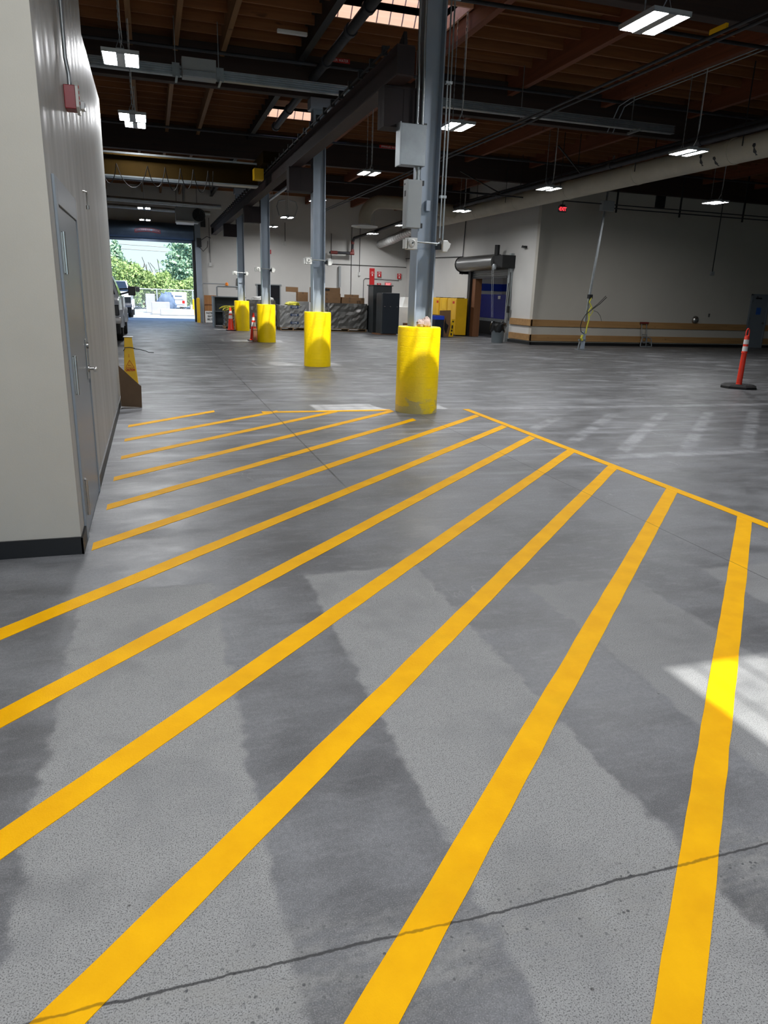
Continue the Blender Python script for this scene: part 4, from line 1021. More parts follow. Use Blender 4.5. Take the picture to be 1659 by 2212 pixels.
# ------------------------------------------------------------------ dock door in the right wall and what stands around it
d = thing('door_4', None, None, (13.4, 28.1, 0), kind='structure')
m = MB().lathe([(0.30, 0.0), (0.30, 3.55)], (13.08, 27.0, 3.0), 28, axis=(0, 1, 0))
m.build('hood', 'roller_grey', d, smooth=True)
MB().lathe([(.33, 0), (.33, .03)], (13.08, 30.55, 3.0), 20, axis=(0, 1, 0)).box(13.0, 13.42, 30.55, 30.6, 2.6, 3.3).build('end_plate', 'black', d)
MB().box(12.86, 13.42, 26.15, 26.95, 2.75, 3.22).build('operator', 'rubber', d, bevel=.02)
MB().cyl((12.9, 26.75, 3.2), (12.9, 26.75, 3.6), (.10), 14).build('motor', 'rubber', d, smooth=True)
MB().lathe([(.12, 0), (.12, .06), (.09, .07)], (12.78, 26.6, 2.78), 18, axis=(-1, 0, 0)).build('chain_wheel', 'galv', d, smooth=True)
m = MB()
for k in range(5):
    m.box(13.3, 13.36, 26.5, 29.85, 2.48 + .075 * k, 2.545 + .075 * k)
m.build('curtain', 'roller_grey', d)
MB().box(13.28, 13.4, 26.5, 29.85, 2.40, 2.47).build('bottom_bar', 'black', d)
MB().box(13.28, 13.42, 26.28, 26.44, 0, 3.3).build('guide', 'galv', d)
MB().box(13.2, 13.42, 29.8, 30.05, 0, 2.7).build('guide', 'black', d)
MB().box(13.3, 13.6, 29.45, 29.8, 0, 2.45).build('jamb_post', 'brown_post', d)
m = MB()
for yy in (26.55, 26.68):
    m.tube([(12.7, yy, 2.75), (12.75, yy - .05, 1.6), (12.78, yy - .1, .9)], .008, 5)
m.build('hand_chain', 'galv', d)
m = MB().tube([(13.25, 26.25, 2.2), (13.2, 26.2, 1.5), (13.25, 26.2, 1.2), (13.3, 26.22, 1.9), (13.3, 26.25, 2.6)], .014, 8)
m.tube([(13.3, 26.2, 1.9), (13.28, 26.15, 1.1), (13.3, 26.1, .8)], .012, 6).box(13.22, 13.3, 26.1, 26.2, 1.1, 1.35)
m.build('cable', 'rubber', d)
o = MB().box(13.28, 13.42, 25.3, 25.5, 3.45, 3.52).cyl((13.3, 25.4, 3.5), (13.2, 25.25, 3.5), .03, 8).build('security_camera', 'black'); tag(o, 'tiny black camera on the white wall above the dock door', 'camera')
pipe([(13.38, 31.15, 2.6), (13.38, 31.2, 3.3), (13.38, 31.0, 6.0)], .02, 'blackmetal', 'thin dark conduit rising left of the dock door hood', 'conduit', 8, cat='conduit')
pipe([(13.38, 39, 3.55), (13.38, 31.2, 3.35)], .02, 'blackmetal', 'thin dark conduit running along the right wall to the dock door', 'conduit', 8, cat='conduit')
# blue compactor inside
t = thing('compactor', 'large dark blue machine seen through the dock doorway', 'machine', (15.6, 31.6, 0))
MB().box(15.0, 16.6, 29.9, 33.2, .74, 1.8).build('body', 'blue', t, bevel=.02)
MB().box(15.02, 16.5, 29.95, 33.15, .60, .74).build('base_frame', 'galv_light', t)
MB().box(15.1, 16.4, 30.0, 33.1, 0, .60).build('undercarriage', 'black', t)
MB().box(14.99, 15.0, 30.4, 30.65, 1.6, 1.74).build('notice', 'white', t)
o = MB().box(14.6, 14.95, 28.2, 28.7, 0, 1.1).box(14.55, 15.0, 28.15, 28.75, 1.1, 1.14).build('white_cabinet', 'white', bevel=.01); tag(o, 'small white topped box inside the dock doorway, right of the blue machine', 'cabinet')
# trash can
t = thing('trash_can', 'grey round trash can with a black bag liner beside the dock door', 'trash can', (12.55, 25.45, 0))
MB().lathe([(.22, 0), (.255, .6), (.265, .62), (.27, .64)], (12.55, 25.45, 0), 32).build('bin', 'bin_grey', t, smooth=True)
m = MB(); prof = [(.262, .42), (.285, .47), (.29, .58), (.30, .68), (.285, .74), (.25, .755), (.2, .68), (.05, .62)]
nn = 32
for j, (r, h) in enumerate(prof):
    for k in range(nn):
        a = 2 * PI * k / nn
        rr = r * (1 + .06 * math.sin(5 * a + j) + .035 * math.sin(11 * a + 2 * j)); hh = h + (.035 * math.sin(4 * a) + .02 * math.sin(9 * a + 1) if j < 6 else 0)
        m.v.append((12.55 + rr * math.cos(a), 25.45 + rr * math.sin(a), hh))
for j in range(len(prof) - 1):
    for k in range(nn):
        k2 = (k + 1) % nn; m.f.append((j * nn + k, j * nn + k2, (j + 1) * nn + k2, (j + 1) * nn + k))
m.build('bag_liner', 'bag', t, smooth=True)
# yellow safety cabinets
for i, (y0, y1, l) in enumerate(((29.5, 30.5, 'yellow safety cabinet nearest the dock door, showing its long plain side'), (30.55, 31.45, 'middle yellow safety cabinet, with a paper sheet on its door'), (31.5, 32.3, 'leftmost yellow safety cabinet, mostly behind the nearest column'))):
    t = thing('safety_cabinet', l, 'cabinet', (12.75, (y0 + y1) / 2, 0), 'yellow safety cabinets')
    MB().box(12.5, 13.0, y0, y1, .05, 1.58).build('body', 'cab_yellow', t, bevel=.008)
    MB().box(12.55, 12.95, y0 + .05, y1 - .05, 0, .05).build('plinth', 'black', t)
    MB().box(12.485, 12.5, y0 + .02, (y0 + y1) / 2 - .005, .1, 1.54).build('door', 'cab_yellow', t)
    MB().box(12.485, 12.5, (y0 + y1) / 2 + .005, y1 - .02, .1, 1.54).build('door', 'cab_yellow', t)
    MB().box(12.48, 12.485, (y0 + y1) / 2 - .3, (y0 + y1) / 2 - .1, 1.35, 1.45).build('warning_label', 'letter_red', t)
    if i == 1: MB().box(12.475, 12.483, y0 + .1, y0 + .55, 1.1, 1.5).build('paper_sheet', 'sign_yellow', t)
    MB().box(12.55, 12.9, y0 + .1, y1 - .2, 1.58, 1.605).build('top_tray', 'blackmetal', t)
t = thing('cardboard_sheet', 'large tan cardboard sheet leaning on the yellow cabinets', 'cardboard', (11.8, 29.2, 0))
MB().prism([(11.6, 0), (12.15, 0), (12.12, 1.08), (11.62, 1.06)], 'y', 29.18, 29.2).build('panel', 'card', t)
MB().prism([(11.85, .55), (11.9, .75), (11.93, .55), (12.05, .45), (11.95, .1), (11.85, .3)], 'y', 29.17, 29.179).build('torn_patch', 'black', t)
o = MB().prism([(11.2, 0), (11.72, 0), (11.74, .88), (11.24, .9)], 'y', 29.05, 29.07).build('cardboard_sheet', 'card'); tag(o, 'smaller tan cardboard sheet in front, just right of the nearest bollard', 'cardboard')
t = thing('waste_bin', 'dark box bin with a blue rim just right of the nearest bollard', 'bin', (11.4, 28.8, 0))
MB().box(11.2, 11.6, 28.6, 29.0, 0, .7).build('body', 'navy', t, bevel=.01)
MB().box(11.19, 11.61, 28.59, 29.01, .7, .86).build('rim', 'blue_band', t, bevel=.01)
t = thing('wet_floor_sign', 'narrow yellow folded floor sign leaning beside the yellow cabinet', 'floor sign', (12.15, 29.1, 0))
m = MB().prism([(12.03, 0), (12.22, 0), (12.28, .72), (12.15, .72)], 'y', 29.06, 29.09).build('front_leaf', 'sign_yellow', t)
for z, h in ((.62, .03), (.4, .07), (.25, .04), (.1, .05)):
    MB().prism([(12.1 + z * .1, z - h), (12.17 + z * .1, z - h), (12.17 + z * .1, z + h), (12.1 + z * .1, z + h)], 'y', 29.055, 29.06).build('warning_mark', 'letter_black', t)
MB().prism([(12.08, 0), (12.26, 0), (12.3, .7), (12.17, .7)], 'y', 29.12, 29.14).build('rear_leaf', 'sign_yellow', t)

# ------------------------------------------------------------------ things along the far wall
t = thing('steel_cabinet', 'tall dark navy cabinet standing left of the nearest column', 'cabinet', (9.6, 30.0, 0))
MB().box(9.25, 9.98, 29.7, 30.5, .04, 1.70).build('body', 'navy', t, bevel=.01)
MB().box(9.2, 9.25, 29.72, 30.48, .04, 1.68).build('side_panel', 'dark_grey', t)
for z in (1.15, 1.05, .82): MB().box(9.5, 9.6, 29.69, 29.70, z, z + .012).build('vent_slot', 'blackmetal', t)
for x in (9.33, 9.58, 9.88): MB().box(x - .03, x + .03, 29.685, 29.7, 1.14, 1.16).build('latch', 'steel', t)
MB().box(9.0, 9.9, 29.75, 30.4, 0, .04).build('plinth', 'brown_post', t)
o = MB().box(9.2, 10.05, 31.0, 31.8, 0, 1.98).box(9.15, 10.1, 30.95, 31.85, 1.98, 2.02).build('control_cabinet', 'dark_grey', bevel=.01); tag(o, 'grey machine cabinet whose top shows above the dark navy cabinet', 'cabinet')
o = MB().box(9.16, 9.6, 31.9, 32.5, .1, 1.15).box(9.18, 9.23, 31.95, 32.0, 0, .1).box(9.5, 9.55, 31.95, 32.0, 0, .1).build('tool_cart', 'black', bevel=.01); tag(o, 'low black tool cart just left of the dark navy cabinet', 'cart')
t = thing('wall_machine', 'white machine with a sloped top between the navy cabinet and the nearest column', 'machine', (11.2, 32.5, 0))
MB().box(10.7, 11.9, 32.2, 33.0, .05, 1.12).build('body', 'white', t, bevel=.01)
MB().prism([(11.0, 1.12), (11.9, 1.12), (11.9, 1.55), (11.12, 1.55)], 'y', 32.3, 33.0).build('hood', 'white', t)
MB().box(10.72, 11.88, 32.25, 32.95, 0, .05).build('plinth', 'black', t)
o = MB().box(10.95, 11.35, 31.7, 32.0, .2, .42).box(10.98, 11.0, 31.72, 31.98, 0, .2).box(11.3, 11.32, 31.72, 31.98, 0, .2).build('step_stool', 'brown_post'); tag(o, 'small brown stool behind the nearest bollard', 'stool')
# pallets
def pallet(name_label, x0, x1, y0, y1):
    t = thing('pallet', name_label, 'pallet', ((x0 + x1) / 2, (y0 + y1) / 2, 0), 'timber pallets under the wrapped goods')
    m = MB()
    for k in range(5):
        y = y0 + (y1 - y0 - .1) * k / 4; m.box(x0, x1, y, y + .1, .105, .125).box(x0, x1, y, y + .1, 0, .02)
    m.build('deck_boards', 'pallet', t)
    for k in range(3):
        x = x0 + (x1 - x0 - .05) * k / 2; MB().box(x, x + .05, y0, y1, .02, .105).build('stringer', 'pallet', t)
def wrapped(label, x0, x1, y0, y1, z0, z1, mat):
    m = MB(); nx, nz = 14, 9
    rnd = random.Random(int(x0 * 100))
    ring = []
    for k in range(nx): ring.append((x0 + (x1 - x0) * k / nx, y0))
    for k in range(6): ring.append((x1, y0 + (y1 - y0) * k / 6))
    for k in range(nx): ring.append((x1 - (x1 - x0) * k / nx, y1))
    for k in range(6): ring.append((x0, y1 - (y1 - y0) * k / 6))
    n = len(ring)
    for j in range(nz + 1):
        z = z0 + (z1 - z0) * j / nz
        for (x, y) in ring: m.v.append((x + rnd.uniform(-.018, .018), y + rnd.uniform(-.018, .018), z + rnd.uniform(-.01, .012) if 0 < j else z0))
    for j in range(nz):
        for k in range(n):
            k2 = (k + 1) % n; m.f.append((j * n + k, j * n + k2, (j + 1) * n + k2, (j + 1) * n + k))
    m.f.append(tuple(range(n))[::-1]); m.f.append(tuple(nz * n + k for k in range(n)))
    return m
pallet('timber pallet under the long grey shrink-wrapped load', 7.45, 9.1, 31.6, 32.8)
t = thing('wrapped_load', 'long dark grey shrink-wrapped load right of the second column', 'wrapped load', (8.3, 32.2, .125))
wrapped('', 7.42, 9.12, 31.62, 32.8, .125, 1.2, 'wrap').build('wrapped_stack', 'wrap', t)
pallet('timber pallet under the pale wrapped load with navy labels', 5.28, 6.4, 31.8, 32.9)
t = thing('wrapped_load', 'pale wrapped load with three navy labels left of the second column', 'wrapped load', (5.85, 32.3, .125))
wrapped('', 5.26, 6.42, 31.82, 32.9, .125, 1.05, 'wrap_pale').build('wrapped_stack', 'wrap_pale', t)
for z in (.98, .66, .33):
    lb = MB().box(5.72, 6.08, 31.785, 31.79, z - .05, z + .05).build('navy_label', 'label_blue', t)
    text('lettering', 'ULINE', .085, 'letter_white', lb, (5.9, 31.783, z), (1, 0, 0), (0, 0, 1), .001, sx=1.0)
tag(crumple((5.9, 32.3, 1.1), .32, .25, .1, 5.2).build('strap_coil', 'strap', smooth=True), 'yellow straps heaped on the load with navy labels', 'straps')
tag(wrapped('', 4.05, 5.2, 32.6, 33.5, .0, 1.22, 'wrap').build('wrapped_load', 'wrap', origin=(4.6, 33, 0)), 'grey wrapped load between the third and the farthest bollard', 'wrapped load')
tag(crumple((4.7, 33.0, 1.27), .5, .35, .10, 2.2).build('plastic_film', 'white_plastic', smooth=True), 'white plastic film on the load behind the third column', 'plastic film')
o = MB().box(2.62, 2.68, 33.6, 34.6, .0, 1.3).box(2.68, 4.0, 34.4, 34.45, .05, 1.28).box(2.6, 4.05, 33.6, 34.6, 1.28, 1.32).box(2.68, 4.0, 33.7, 34.4, .66, .69).build('shelf_unit', 'bin_grey', bevel=.005); tag(o, 'open grey shelf unit behind the traffic cone, by the seat belt sign', 'shelf')
pallet('timber pallet behind the traffic cone under the low stack', 2.95, 3.75, 32.2, 33.2)
tag(wrapped('', 2.97, 3.75, 32.2, 33.2, .125, .72, 'wrap').build('wrapped_load', 'wrap', origin=(3.3, 32.7, .125)), 'low grey stack with yellow straps behind the traffic cone', 'wrapped load')
m = MB(); rnd = random.Random(5)
for k in range(16):
    a = rnd.uniform(0, 6.28); c = Vector((3.3 + rnd.uniform(-.25, .25), 32.5 + rnd.uniform(-.2, .2), .78 + rnd.uniform(0, .16)))
    pts = [c + Vector((math.cos(a) * u, math.sin(a) * u * .6, -.9 * u * u + rnd.uniform(-.02, .02))) for u in (-.32, -.2, -.1, 0, .1, .2, .32)]
    pts = [Vector((p.x, p.y, max(p.z, .74))) for p in pts]
    m.tube(pts, .02, 5)
tag(m.build('strap_coil', 'strap', smooth=True), 'tangle of yellow-green straps on the low stack behind the traffic cone', 'straps')
# cartons on the long wrapped load
def carton(x0, x1, y0, y1, z0, z1, label, mat='card'):
    t = thing('cardboard_box', label, 'box', ((x0 + x1) / 2, (y0 + y1) / 2, z0), 'cardboard boxes on the wrapped loads')
    MB().box(x0, x1, y0, y1, z0, z1).build('carton', mat, t, bevel=.006)
    MB().box((x0 + x1) / 2 - .03, (x0 + x1) / 2 + .03, y0 - .003, y1 + .003, z1 - .08, z1 + .002).build('tape', 'card_dark', t)
    return t
t = carton(6.75, 8.0, 32.0, 32.7, 1.2, 1.4, 'bottom cardboard box of the tall stack right of the second column')
carton(6.75, 8.0, 32.0, 32.7, 1.4, 1.6, 'middle cardboard box of the tall stack right of the second column')
t = carton(6.75, 7.98, 32.02, 32.7, 1.6, 1.84, 'top cardboard box, with a dark label, of the tall stack right of the second column')
MB().box(7.2, 7.5, 32.012, 32.018, 1.72, 1.79).build('dark_label', 'letter_black', t)
carton(8.05, 8.75, 31.95, 32.4, 1.2, 1.34, 'lower long flat cardboard box on the long wrapped load')
carton(8.07, 8.75, 31.97, 32.4, 1.34, 1.46, 'upper long flat cardboard box on the long wrapped load')
carton(8.35, 8.95, 32.42, 32.75, 1.22, 1.58, 'upright pale cardboard box at the back of the long wrapped load')
carton(8.77, 8.88, 31.95, 32.3, 1.2, 1.34, 'narrow cardboard box end, second from the right on the long wrapped load')
carton(8.9, 9.08, 31.95, 32.3, 1.2, 1.45, 'cardboard box at the right end of the long wrapped load')
carton(6.25, 6.72, 32.9, 33.3, 1.22, 1.62, 'cardboard box just left of the second column, on edge', 'card')
for nm, x0, x1, y0, y1, z in (('', 6.2, 6.75, 32.85, 33.35, 1.22),):
    o = MB().box(x0, x1, y0, y1, 0, z).build('grey_crate', 'wrap_pale', bevel=.01); tag(o, 'pale crate behind the second column carrying a cardboard box', 'crate')
o = MB().prism([(5.75, 1.62), (6.3, 1.60), (6.3, 1.82), (5.75, 1.83)], 'y', 33.06, 33.10).box(6.22, 6.26, 33.06, 33.1, 1.22, 1.62).build('cardboard_sheet', 'card'); tag(o, 'flat cardboard piece sticking out left of the second column', 'cardboard')
# cones
def cone(x, y, h, label):
    t = thing('traffic_cone', label, 'traffic cone', (x, y, 0), 'orange traffic cones')
    MB().box(x - .19, x + .19, y - .19, y + .19, 0, .03).build('base', 'rubber', t, bevel=.01)
    MB().lathe([(.145, .03), (.125, .06), (.035, h - .03), (.028, h), (.0, h + .002)], (x, y, 0), 24).build('body', 'orange', t, smooth=True)
    R_ = lambda z: .125 + (.035 - .125) * (z - .06) / (h - .09)
    for z0, z1 in ((h * .52, h * .67), (h * .74, h * .85)):
        MB().lathe([(R_(z0) + .002, z0), (R_(z1) + .002, z1)], (x, y, 0), 24, cap=False).build('reflective_collar', 'reflect', t, smooth=True)
cone(3.08, 30.95, .92, 'bright orange traffic cone left of the farthest bollard')
cone(3.21, 24.75, .90, 'traffic cone half hidden behind the left edge of the third bollard')
o = MB().box(3.13, 3.24, 24.2, 24.32, 0, .42).box(3.12, 3.25, 24.19, 24.33, .38, .40).build('post_sleeve', 'brown_post', bevel=.005); tag(o, 'short brown sleeve standing at the left foot of the third bollard', 'sleeve')
# far door area
d = thing('door_3', None, None, (0.05, 38.8, 0), kind='structure')
prof = [(38.99, 3.86), (38.66, 3.86), (38.50, 3.92), (38.38, 4.05), (38.34, 4.22), (38.36, 4.40), (38.45, 4.55), (38.6, 4.63), (38.99, 4.66)]
MB().prism(prof, 'x', -2.05, 2.16).build('hood', 'roller', d, smooth=True)
MB().box(-2.0, 2.1, 38.72, 38.8, 3.74, 3.86).build('curtain', 'roller', d)
MB().box(2.08, 2.2, 38.7, 39.0, 0, 3.9).build('guide', 'black', d); MB().box(-2.12, -2.0, 38.7, 39.0, 0, 3.9).build('guide', 'black', d)
lg = MB()
def arcz(u): return 4.17 + .07 * (1 - (2 * u - 1) ** 2)
pts = [(-.55 + 1.15 * k / 16, 38.325, arcz(k / 16) + .075) for k in range(17)] + [(-.55 + 1.15 * k / 16, 38.325, arcz(k / 16) - .075) for k in range(16, -1, -1)]
lg.tube(pts, .012, 5, closed=True)
lg = lg.build('ribbon_logo', 'letter_red', d)
body = 'OVERHEAD DOOR'
for k, ch in enumerate(body):
    if ch == ' ': continue
    u = (k + .7) / (len(body) + .4)
    text('lettering', ch, .105, 'letter_pink', d, (-.55 + 1.15 * u, 38.325, arcz(u)), (1, 0, .28 * (1 - 2 * u)), (0, 0, 1), .003, bold=.002)
o = MB().box(2.22, 2.5, 38.7, 38.98, 0, 4.75).build('steel_post', 'column'); tag(o, 'grey steel post at the right side of the big open doorway', 'post')
o = MB().lathe([(.085, 0), (.085, 1.15), (.06, 1.18), (0, 1.19)], (2.22, 38.0, 0), 20).build('safety_bollard', 'yellow', smooth=True); tag(o, 'slim yellow bollard at the right side of the big open doorway', 'bollard')
t = thing('door_operator', 'dark motor unit with cables right of the roller door hood', 'motor', (2.45, 38.6, 3.6))
MB().box(2.3, 2.52, 38.45, 38.7, 3.6, 4.0).build('gearbox', 'black', t, bevel=.01)
MB().tube([(2.5, 38.5, 3.9), (2.8, 38.6, 4.1), (3.0, 38.8, 4.05)], .015, 6).tube([(2.4, 38.45, 3.6), (2.6, 38.5, 3.4), (2.8, 38.6, 3.6), (2.85, 38.7, 3.9)], .015, 6).build('cable', 'black', t, smooth=True)
o = MB().box(2.55, 2.78, 38.9, 39.0, 4.55, 4.95).build('loudspeaker', 'black', bevel=.01); tag(o, 'small black wall speaker right of the unit heater', 'speaker')
t = thing('unit_heater', 'grey unit heater with a black fan hanging before the roller door hood', 'heater', (1.75, 34, 4.3))
MB().box(1.2, 2.15, 33.85, 34.6, 4.32, 4.92).build('casing', 'panel_grey', t, bevel=.01)
MB().prism([(33.7, 4.30), (34.2, 4.24), (34.2, 4.34), (33.7, 4.36)], 'x', 1.22, 1.95).build('outlet_louvre', 'white', t)
m = MB().lathe([(.27, 0), (.27, .1), (.25, .1), (.25, 0)], (2.15, 33.8, 4.62), 28, axis=(0, -1, 0), cap=False)
for k in range(5):
    a = 2 * PI * k / 5; m.bar((2.15, 33.75, 4.62), (2.15 + .24 * math.cos(a), 33.72, 4.62 + .24 * math.sin(a)), .02, .11, up=(0, 1, 0))
m.cyl((2.15, 33.85, 4.62), (2.15, 33.7, 4.62), .06, 12)
m.build('fan', 'black', t)
MB().lathe([(.25, 0), (.25, .02)], (2.15, 33.86, 4.62), 28, axis=(0, -1, 0)).build('fan_backplate', 'blackmetal', t)
MB().cyl((1.55, 33.9, 4.9), (1.6, 33.9, 6.2), .06, 12).build('flue', 'galv', t, smooth=True)
MB().box(1.25, 1.27, 34.2, 34.22, 4.92, 6.2).box(2.1, 2.12, 34.2, 34.22, 4.92, 6.2).build('hanger_rod', 'blackmetal', t)
for y, z, l in ((30.0, 4.72, 'nearer bright silver duct pipe crossing before the roller door'), (35.4, 4.98, 'farther silver duct pipe crossing just above the roller door hood')):
    pipe([(XL, y, z + .05), (2.75, y, z - .1)], .085, 'galv', l, 'steel_pipe', 14, group='silver pipes before the far door')
# fasten sign
t = thing('seat_belt_sign', 'white sign reading fasten seat belts, leaning low right of the doorway', 'sign', (2.75, 37.5, 0))
MB().box(2.5, 2.95, 37.45, 37.47, .03, .58).build('board', 'white', t, bevel=.004)
MB().box(2.6, 2.63, 37.47, 37.6, 0, .03).box(2.82, 2.85, 37.47, 37.6, 0, .03).build('foot', 'blackmetal', t)
for k, wd in enumerate(('FASTEN', 'SEAT', 'BELTS')):
    text('lettering', wd, .125, 'letter_black', t, (2.725, 37.447, .48 - .15 * k), (1, 0, 0), (0, 0, 1), .001, sx=.8, bold=.003)
t = thing('timber_panel', 'brown timber panel with dark bands behind the seat belt sign', 'panel', (2.8, 38.6, 0))
MB().box(2.55, 3.15, 38.5, 38.56, 0, 1.32).build('board', 'timber_panel', t)
for z in (.4, .85): MB().box(2.57, 3.13, 38.48, 38.5, z, z + .04).build('band', 'brown_post', t)
# gas pipe frame with amber beacon
pipe([(2.35, 36.3, 0), (2.35, 36.3, 1.85), (2.4, 36.3, 1.87), (3.5, 36.3, 1.87)], .025, 'panel_grey', 'thin grey pipe frame right of the doorway, upper run', 'gas_pipe', 8)
pipe([(3.0, 36.2, 0), (3.0, 36.2, 1.72), (3.05, 36.2, 1.76), (4.2, 36.2, 1.76)], .04, 'panel_grey', 'thicker grey pipe frame left of the farthest column', 'gas_pipe', 10)
o = MB().lathe([(.07, 0), (.07, .1), (.05, .14), (0, .15)], (3.47, 36.2, 1.80), 16).build('warning_beacon', 'amber', smooth=True); tag(o, 'small amber beacon on the grey pipe frame', 'beacon')
o = MB().box(4.25, 4.5, 38.85, 39, 1.75, 2.2).build('wall_box', 'blackmetal', bevel=.01); tag(o, 'dark square wall box right of the farthest column', 'wall box')
# dark office door/window on far wall
d = thing('window_7', None, None, (6.1, 38.98, .9), kind='structure')
MB().box(5.2, 6.55, 38.94, 39, 1.92, 1.97).box(5.25, 5.3, 38.95, 39, .9, 1.95).box(6.45, 6.5, 38.95, 39, .9, 1.95).build('frame', 'panel_grey', d)
MB().box(5.3, 6.45, 38.97, 39.0, .9, 1.92).build('pane', 'glass_dark', d)
# red fire column + signs
o = MB().box(11.33, 11.6, 38.93, 39, 0.3, 2.97).build('fire_point_board', 'sign_red', bevel=.004); tag(o, 'tall red painted strip on the far wall marking the fire point', 'red strip')
def fire_sign(x, z, label, w=.22, h=.28):
    t = thing('fire_sign', label, 'sign', (x, 38.92, z), 'red fire extinguisher signs')
    MB().box(x - w / 2, x + w / 2, 38.905, 38.925, z - h / 2, z + h / 2).build('plate', 'sign_red', t)
    MB().box(x - w / 2 + .015, x + w / 2 - .015, 38.902, 38.905, z + .03, z + .04).build('rule', 'letter_white', t)
    text('lettering', 'FIRE', .07, 'letter_white', t, (x, 38.902, z + .09), (1, 0, 0), (0, 0, 1), .001, sx=.9, bold=.001)
    MB().prism([(x - .045, z - .04), (x + .045, z - .04), (x, z - .115)], 'y', 38.901, 38.905).box(x - .02, x + .02, 38.901, 38.905, z - .04, z + .005).build('arrow', 'letter_white', t)
fire_sign(11.47, 2.68, 'fire sign mounted on top of the tall red strip')
fire_sign(11.86, 2.68, 'fire sign just right of the top of the red strip')
fire_sign(13.0, 2.62, 'fire sign farthest right on the far wall, near the red ladder')
fire_sign(11.86, 2.08, 'lower fire sign, above the grey machine cabinet')
t = thing('fire_extinguisher', 'red fire extinguisher hanging low on the red strip', 'extinguisher', (11.55, 38.8, .95))
MB().lathe([(.07, 0), (.075, .03), (.075, .36), (.04, .43), (.03, .45)], (11.55, 38.82, .95), 18).build('cylinder', 'sign_red', t, smooth=True)
MB().box(11.52, 11.6, 38.78, 38.86, 1.40, 1.46).tube([(11.58, 38.8, 1.42), (11.66, 38.8, 1.36), (11.66, 38.8, 1.15)], .012, 6).build('valve', 'black', t)
t = thing('exit_sign', 'red lit exit sign above the grey machine cabinet at the far wall', 'exit sign', (12.35, 38.9, 2.05))
MB().box(12.2, 12.55, 38.88, 38.96, 2.05, 2.27).build('housing', 'letter_pink', t)
text('lettering', 'EXIT', .17, 'exit_red', t, (12.375, 38.876, 2.16), (1, 0, 0), (0, 0, 1), .002, sx=.75, bold=.005)
# ladder
t = thing('ladder', 'red folding ladder leaning by the wall corner behind the nearest column', 'ladder', (13.2, 37.6, 0))
MB().bar((12.95, 37.2, 0), (13.15, 37.2, 3.0), .05, .03, up=(0, 1, 0)).bar((13.25, 37.2, 0), (13.34, 37.2, 3.0), .05, .03, up=(0, 1, 0)).build('side_rails', 'ladder_red', t)
for k in range(1, 9):
    z = .33 * k; MB().bar((12.97 + .2 * z / 3, 37.2, z), (13.26 + .08 * z / 3, 37.2, z), .06, .03).build('step', 'panel_grey', t)
# thin conduits on the far wall
def thin(pts, label, r=.014, mat='blackmetal'):
    return pipe(pts, r, mat, label, 'conduit', 6, group='thin conduits on the far wall', cat='conduit')
thin([(8.9, 38.95, 3.1), (13.4, 38.95, 3.1)], 'thin conduit running level on the far wall above the red strip')
thin([(10.3, 38.95, 5.0), (10.3, 38.95, 1.45)], 'thin vertical conduit on the far wall left of the red strip')
thin([(10.75, 38.95, 5.0), (10.75, 38.95, 2.72)], 'thin vertical conduit ending in a small box left of the red strip')
thin([(9.2, 38.95, 4.6), (9.2, 38.95, 3.0)], 'thin vertical conduit above the end of the fire main')
thin([(6.75, 38.95, 5.0), (6.75, 38.95, 4.1)], 'short vertical conduit on the far wall under the twin light')
thin([(2.95, 38.95, 5.0), (2.95, 38.95, 2.9)], 'thin vertical conduit on the far wall right of the doorway')
thin([(11.0, 38.95, 1.3), (11.0, 38.95, 2.35), (11.1, 38.95, 2.45), (13.0, 38.95, 2.4)], 'bent conduit passing behind the red strip')
for x, z, l in ((10.75, 2.65, 'small white box ending the conduit left of the red strip'), (6.75, 4.0, 'small white box on the far wall under the twin light'), (2.95, 2.8, 'small white box on the far wall right of the doorway')):
    tag(MB().box(x - .06, x + .06, 38.9, 39, z - .09, z + .09).build('outlet_box', 'white_plastic', bevel=.006), l, 'outlet', 'small boxes on the far wall')
o = MB().box(5.83, 6.02, 38.9, 39, 3.45, 3.65).build('alarm_bell', 'sign_red', bevel=.01); tag(o, 'small red alarm box on the far wall right of the third column', 'alarm')
o = MB().box(9.6, 9.7, 38.8, 39, 1.95, 3.0).build('wall_channel', 'panel_grey'); tag(o, 'vertical grey channel on the far wall left of the red strip', 'channel')
# curved whips of the small light
for s, l in ((-1, 'left one of two curved grey conduits above a small twin light'), (1, 'right one of two curved grey conduits above a small twin light')):
    pipe([(5.47 + s * .1, 31.0, 5.15), (5.47 + s * .35, 31.0, 5.1), (5.47 + s * .42, 31.0, 4.9), (5.47 + s * .32, 31.0, 4.55)], .025, 'galv', l, 'flexible_conduit', 8, group='curved conduits of the small light', cat='conduit')

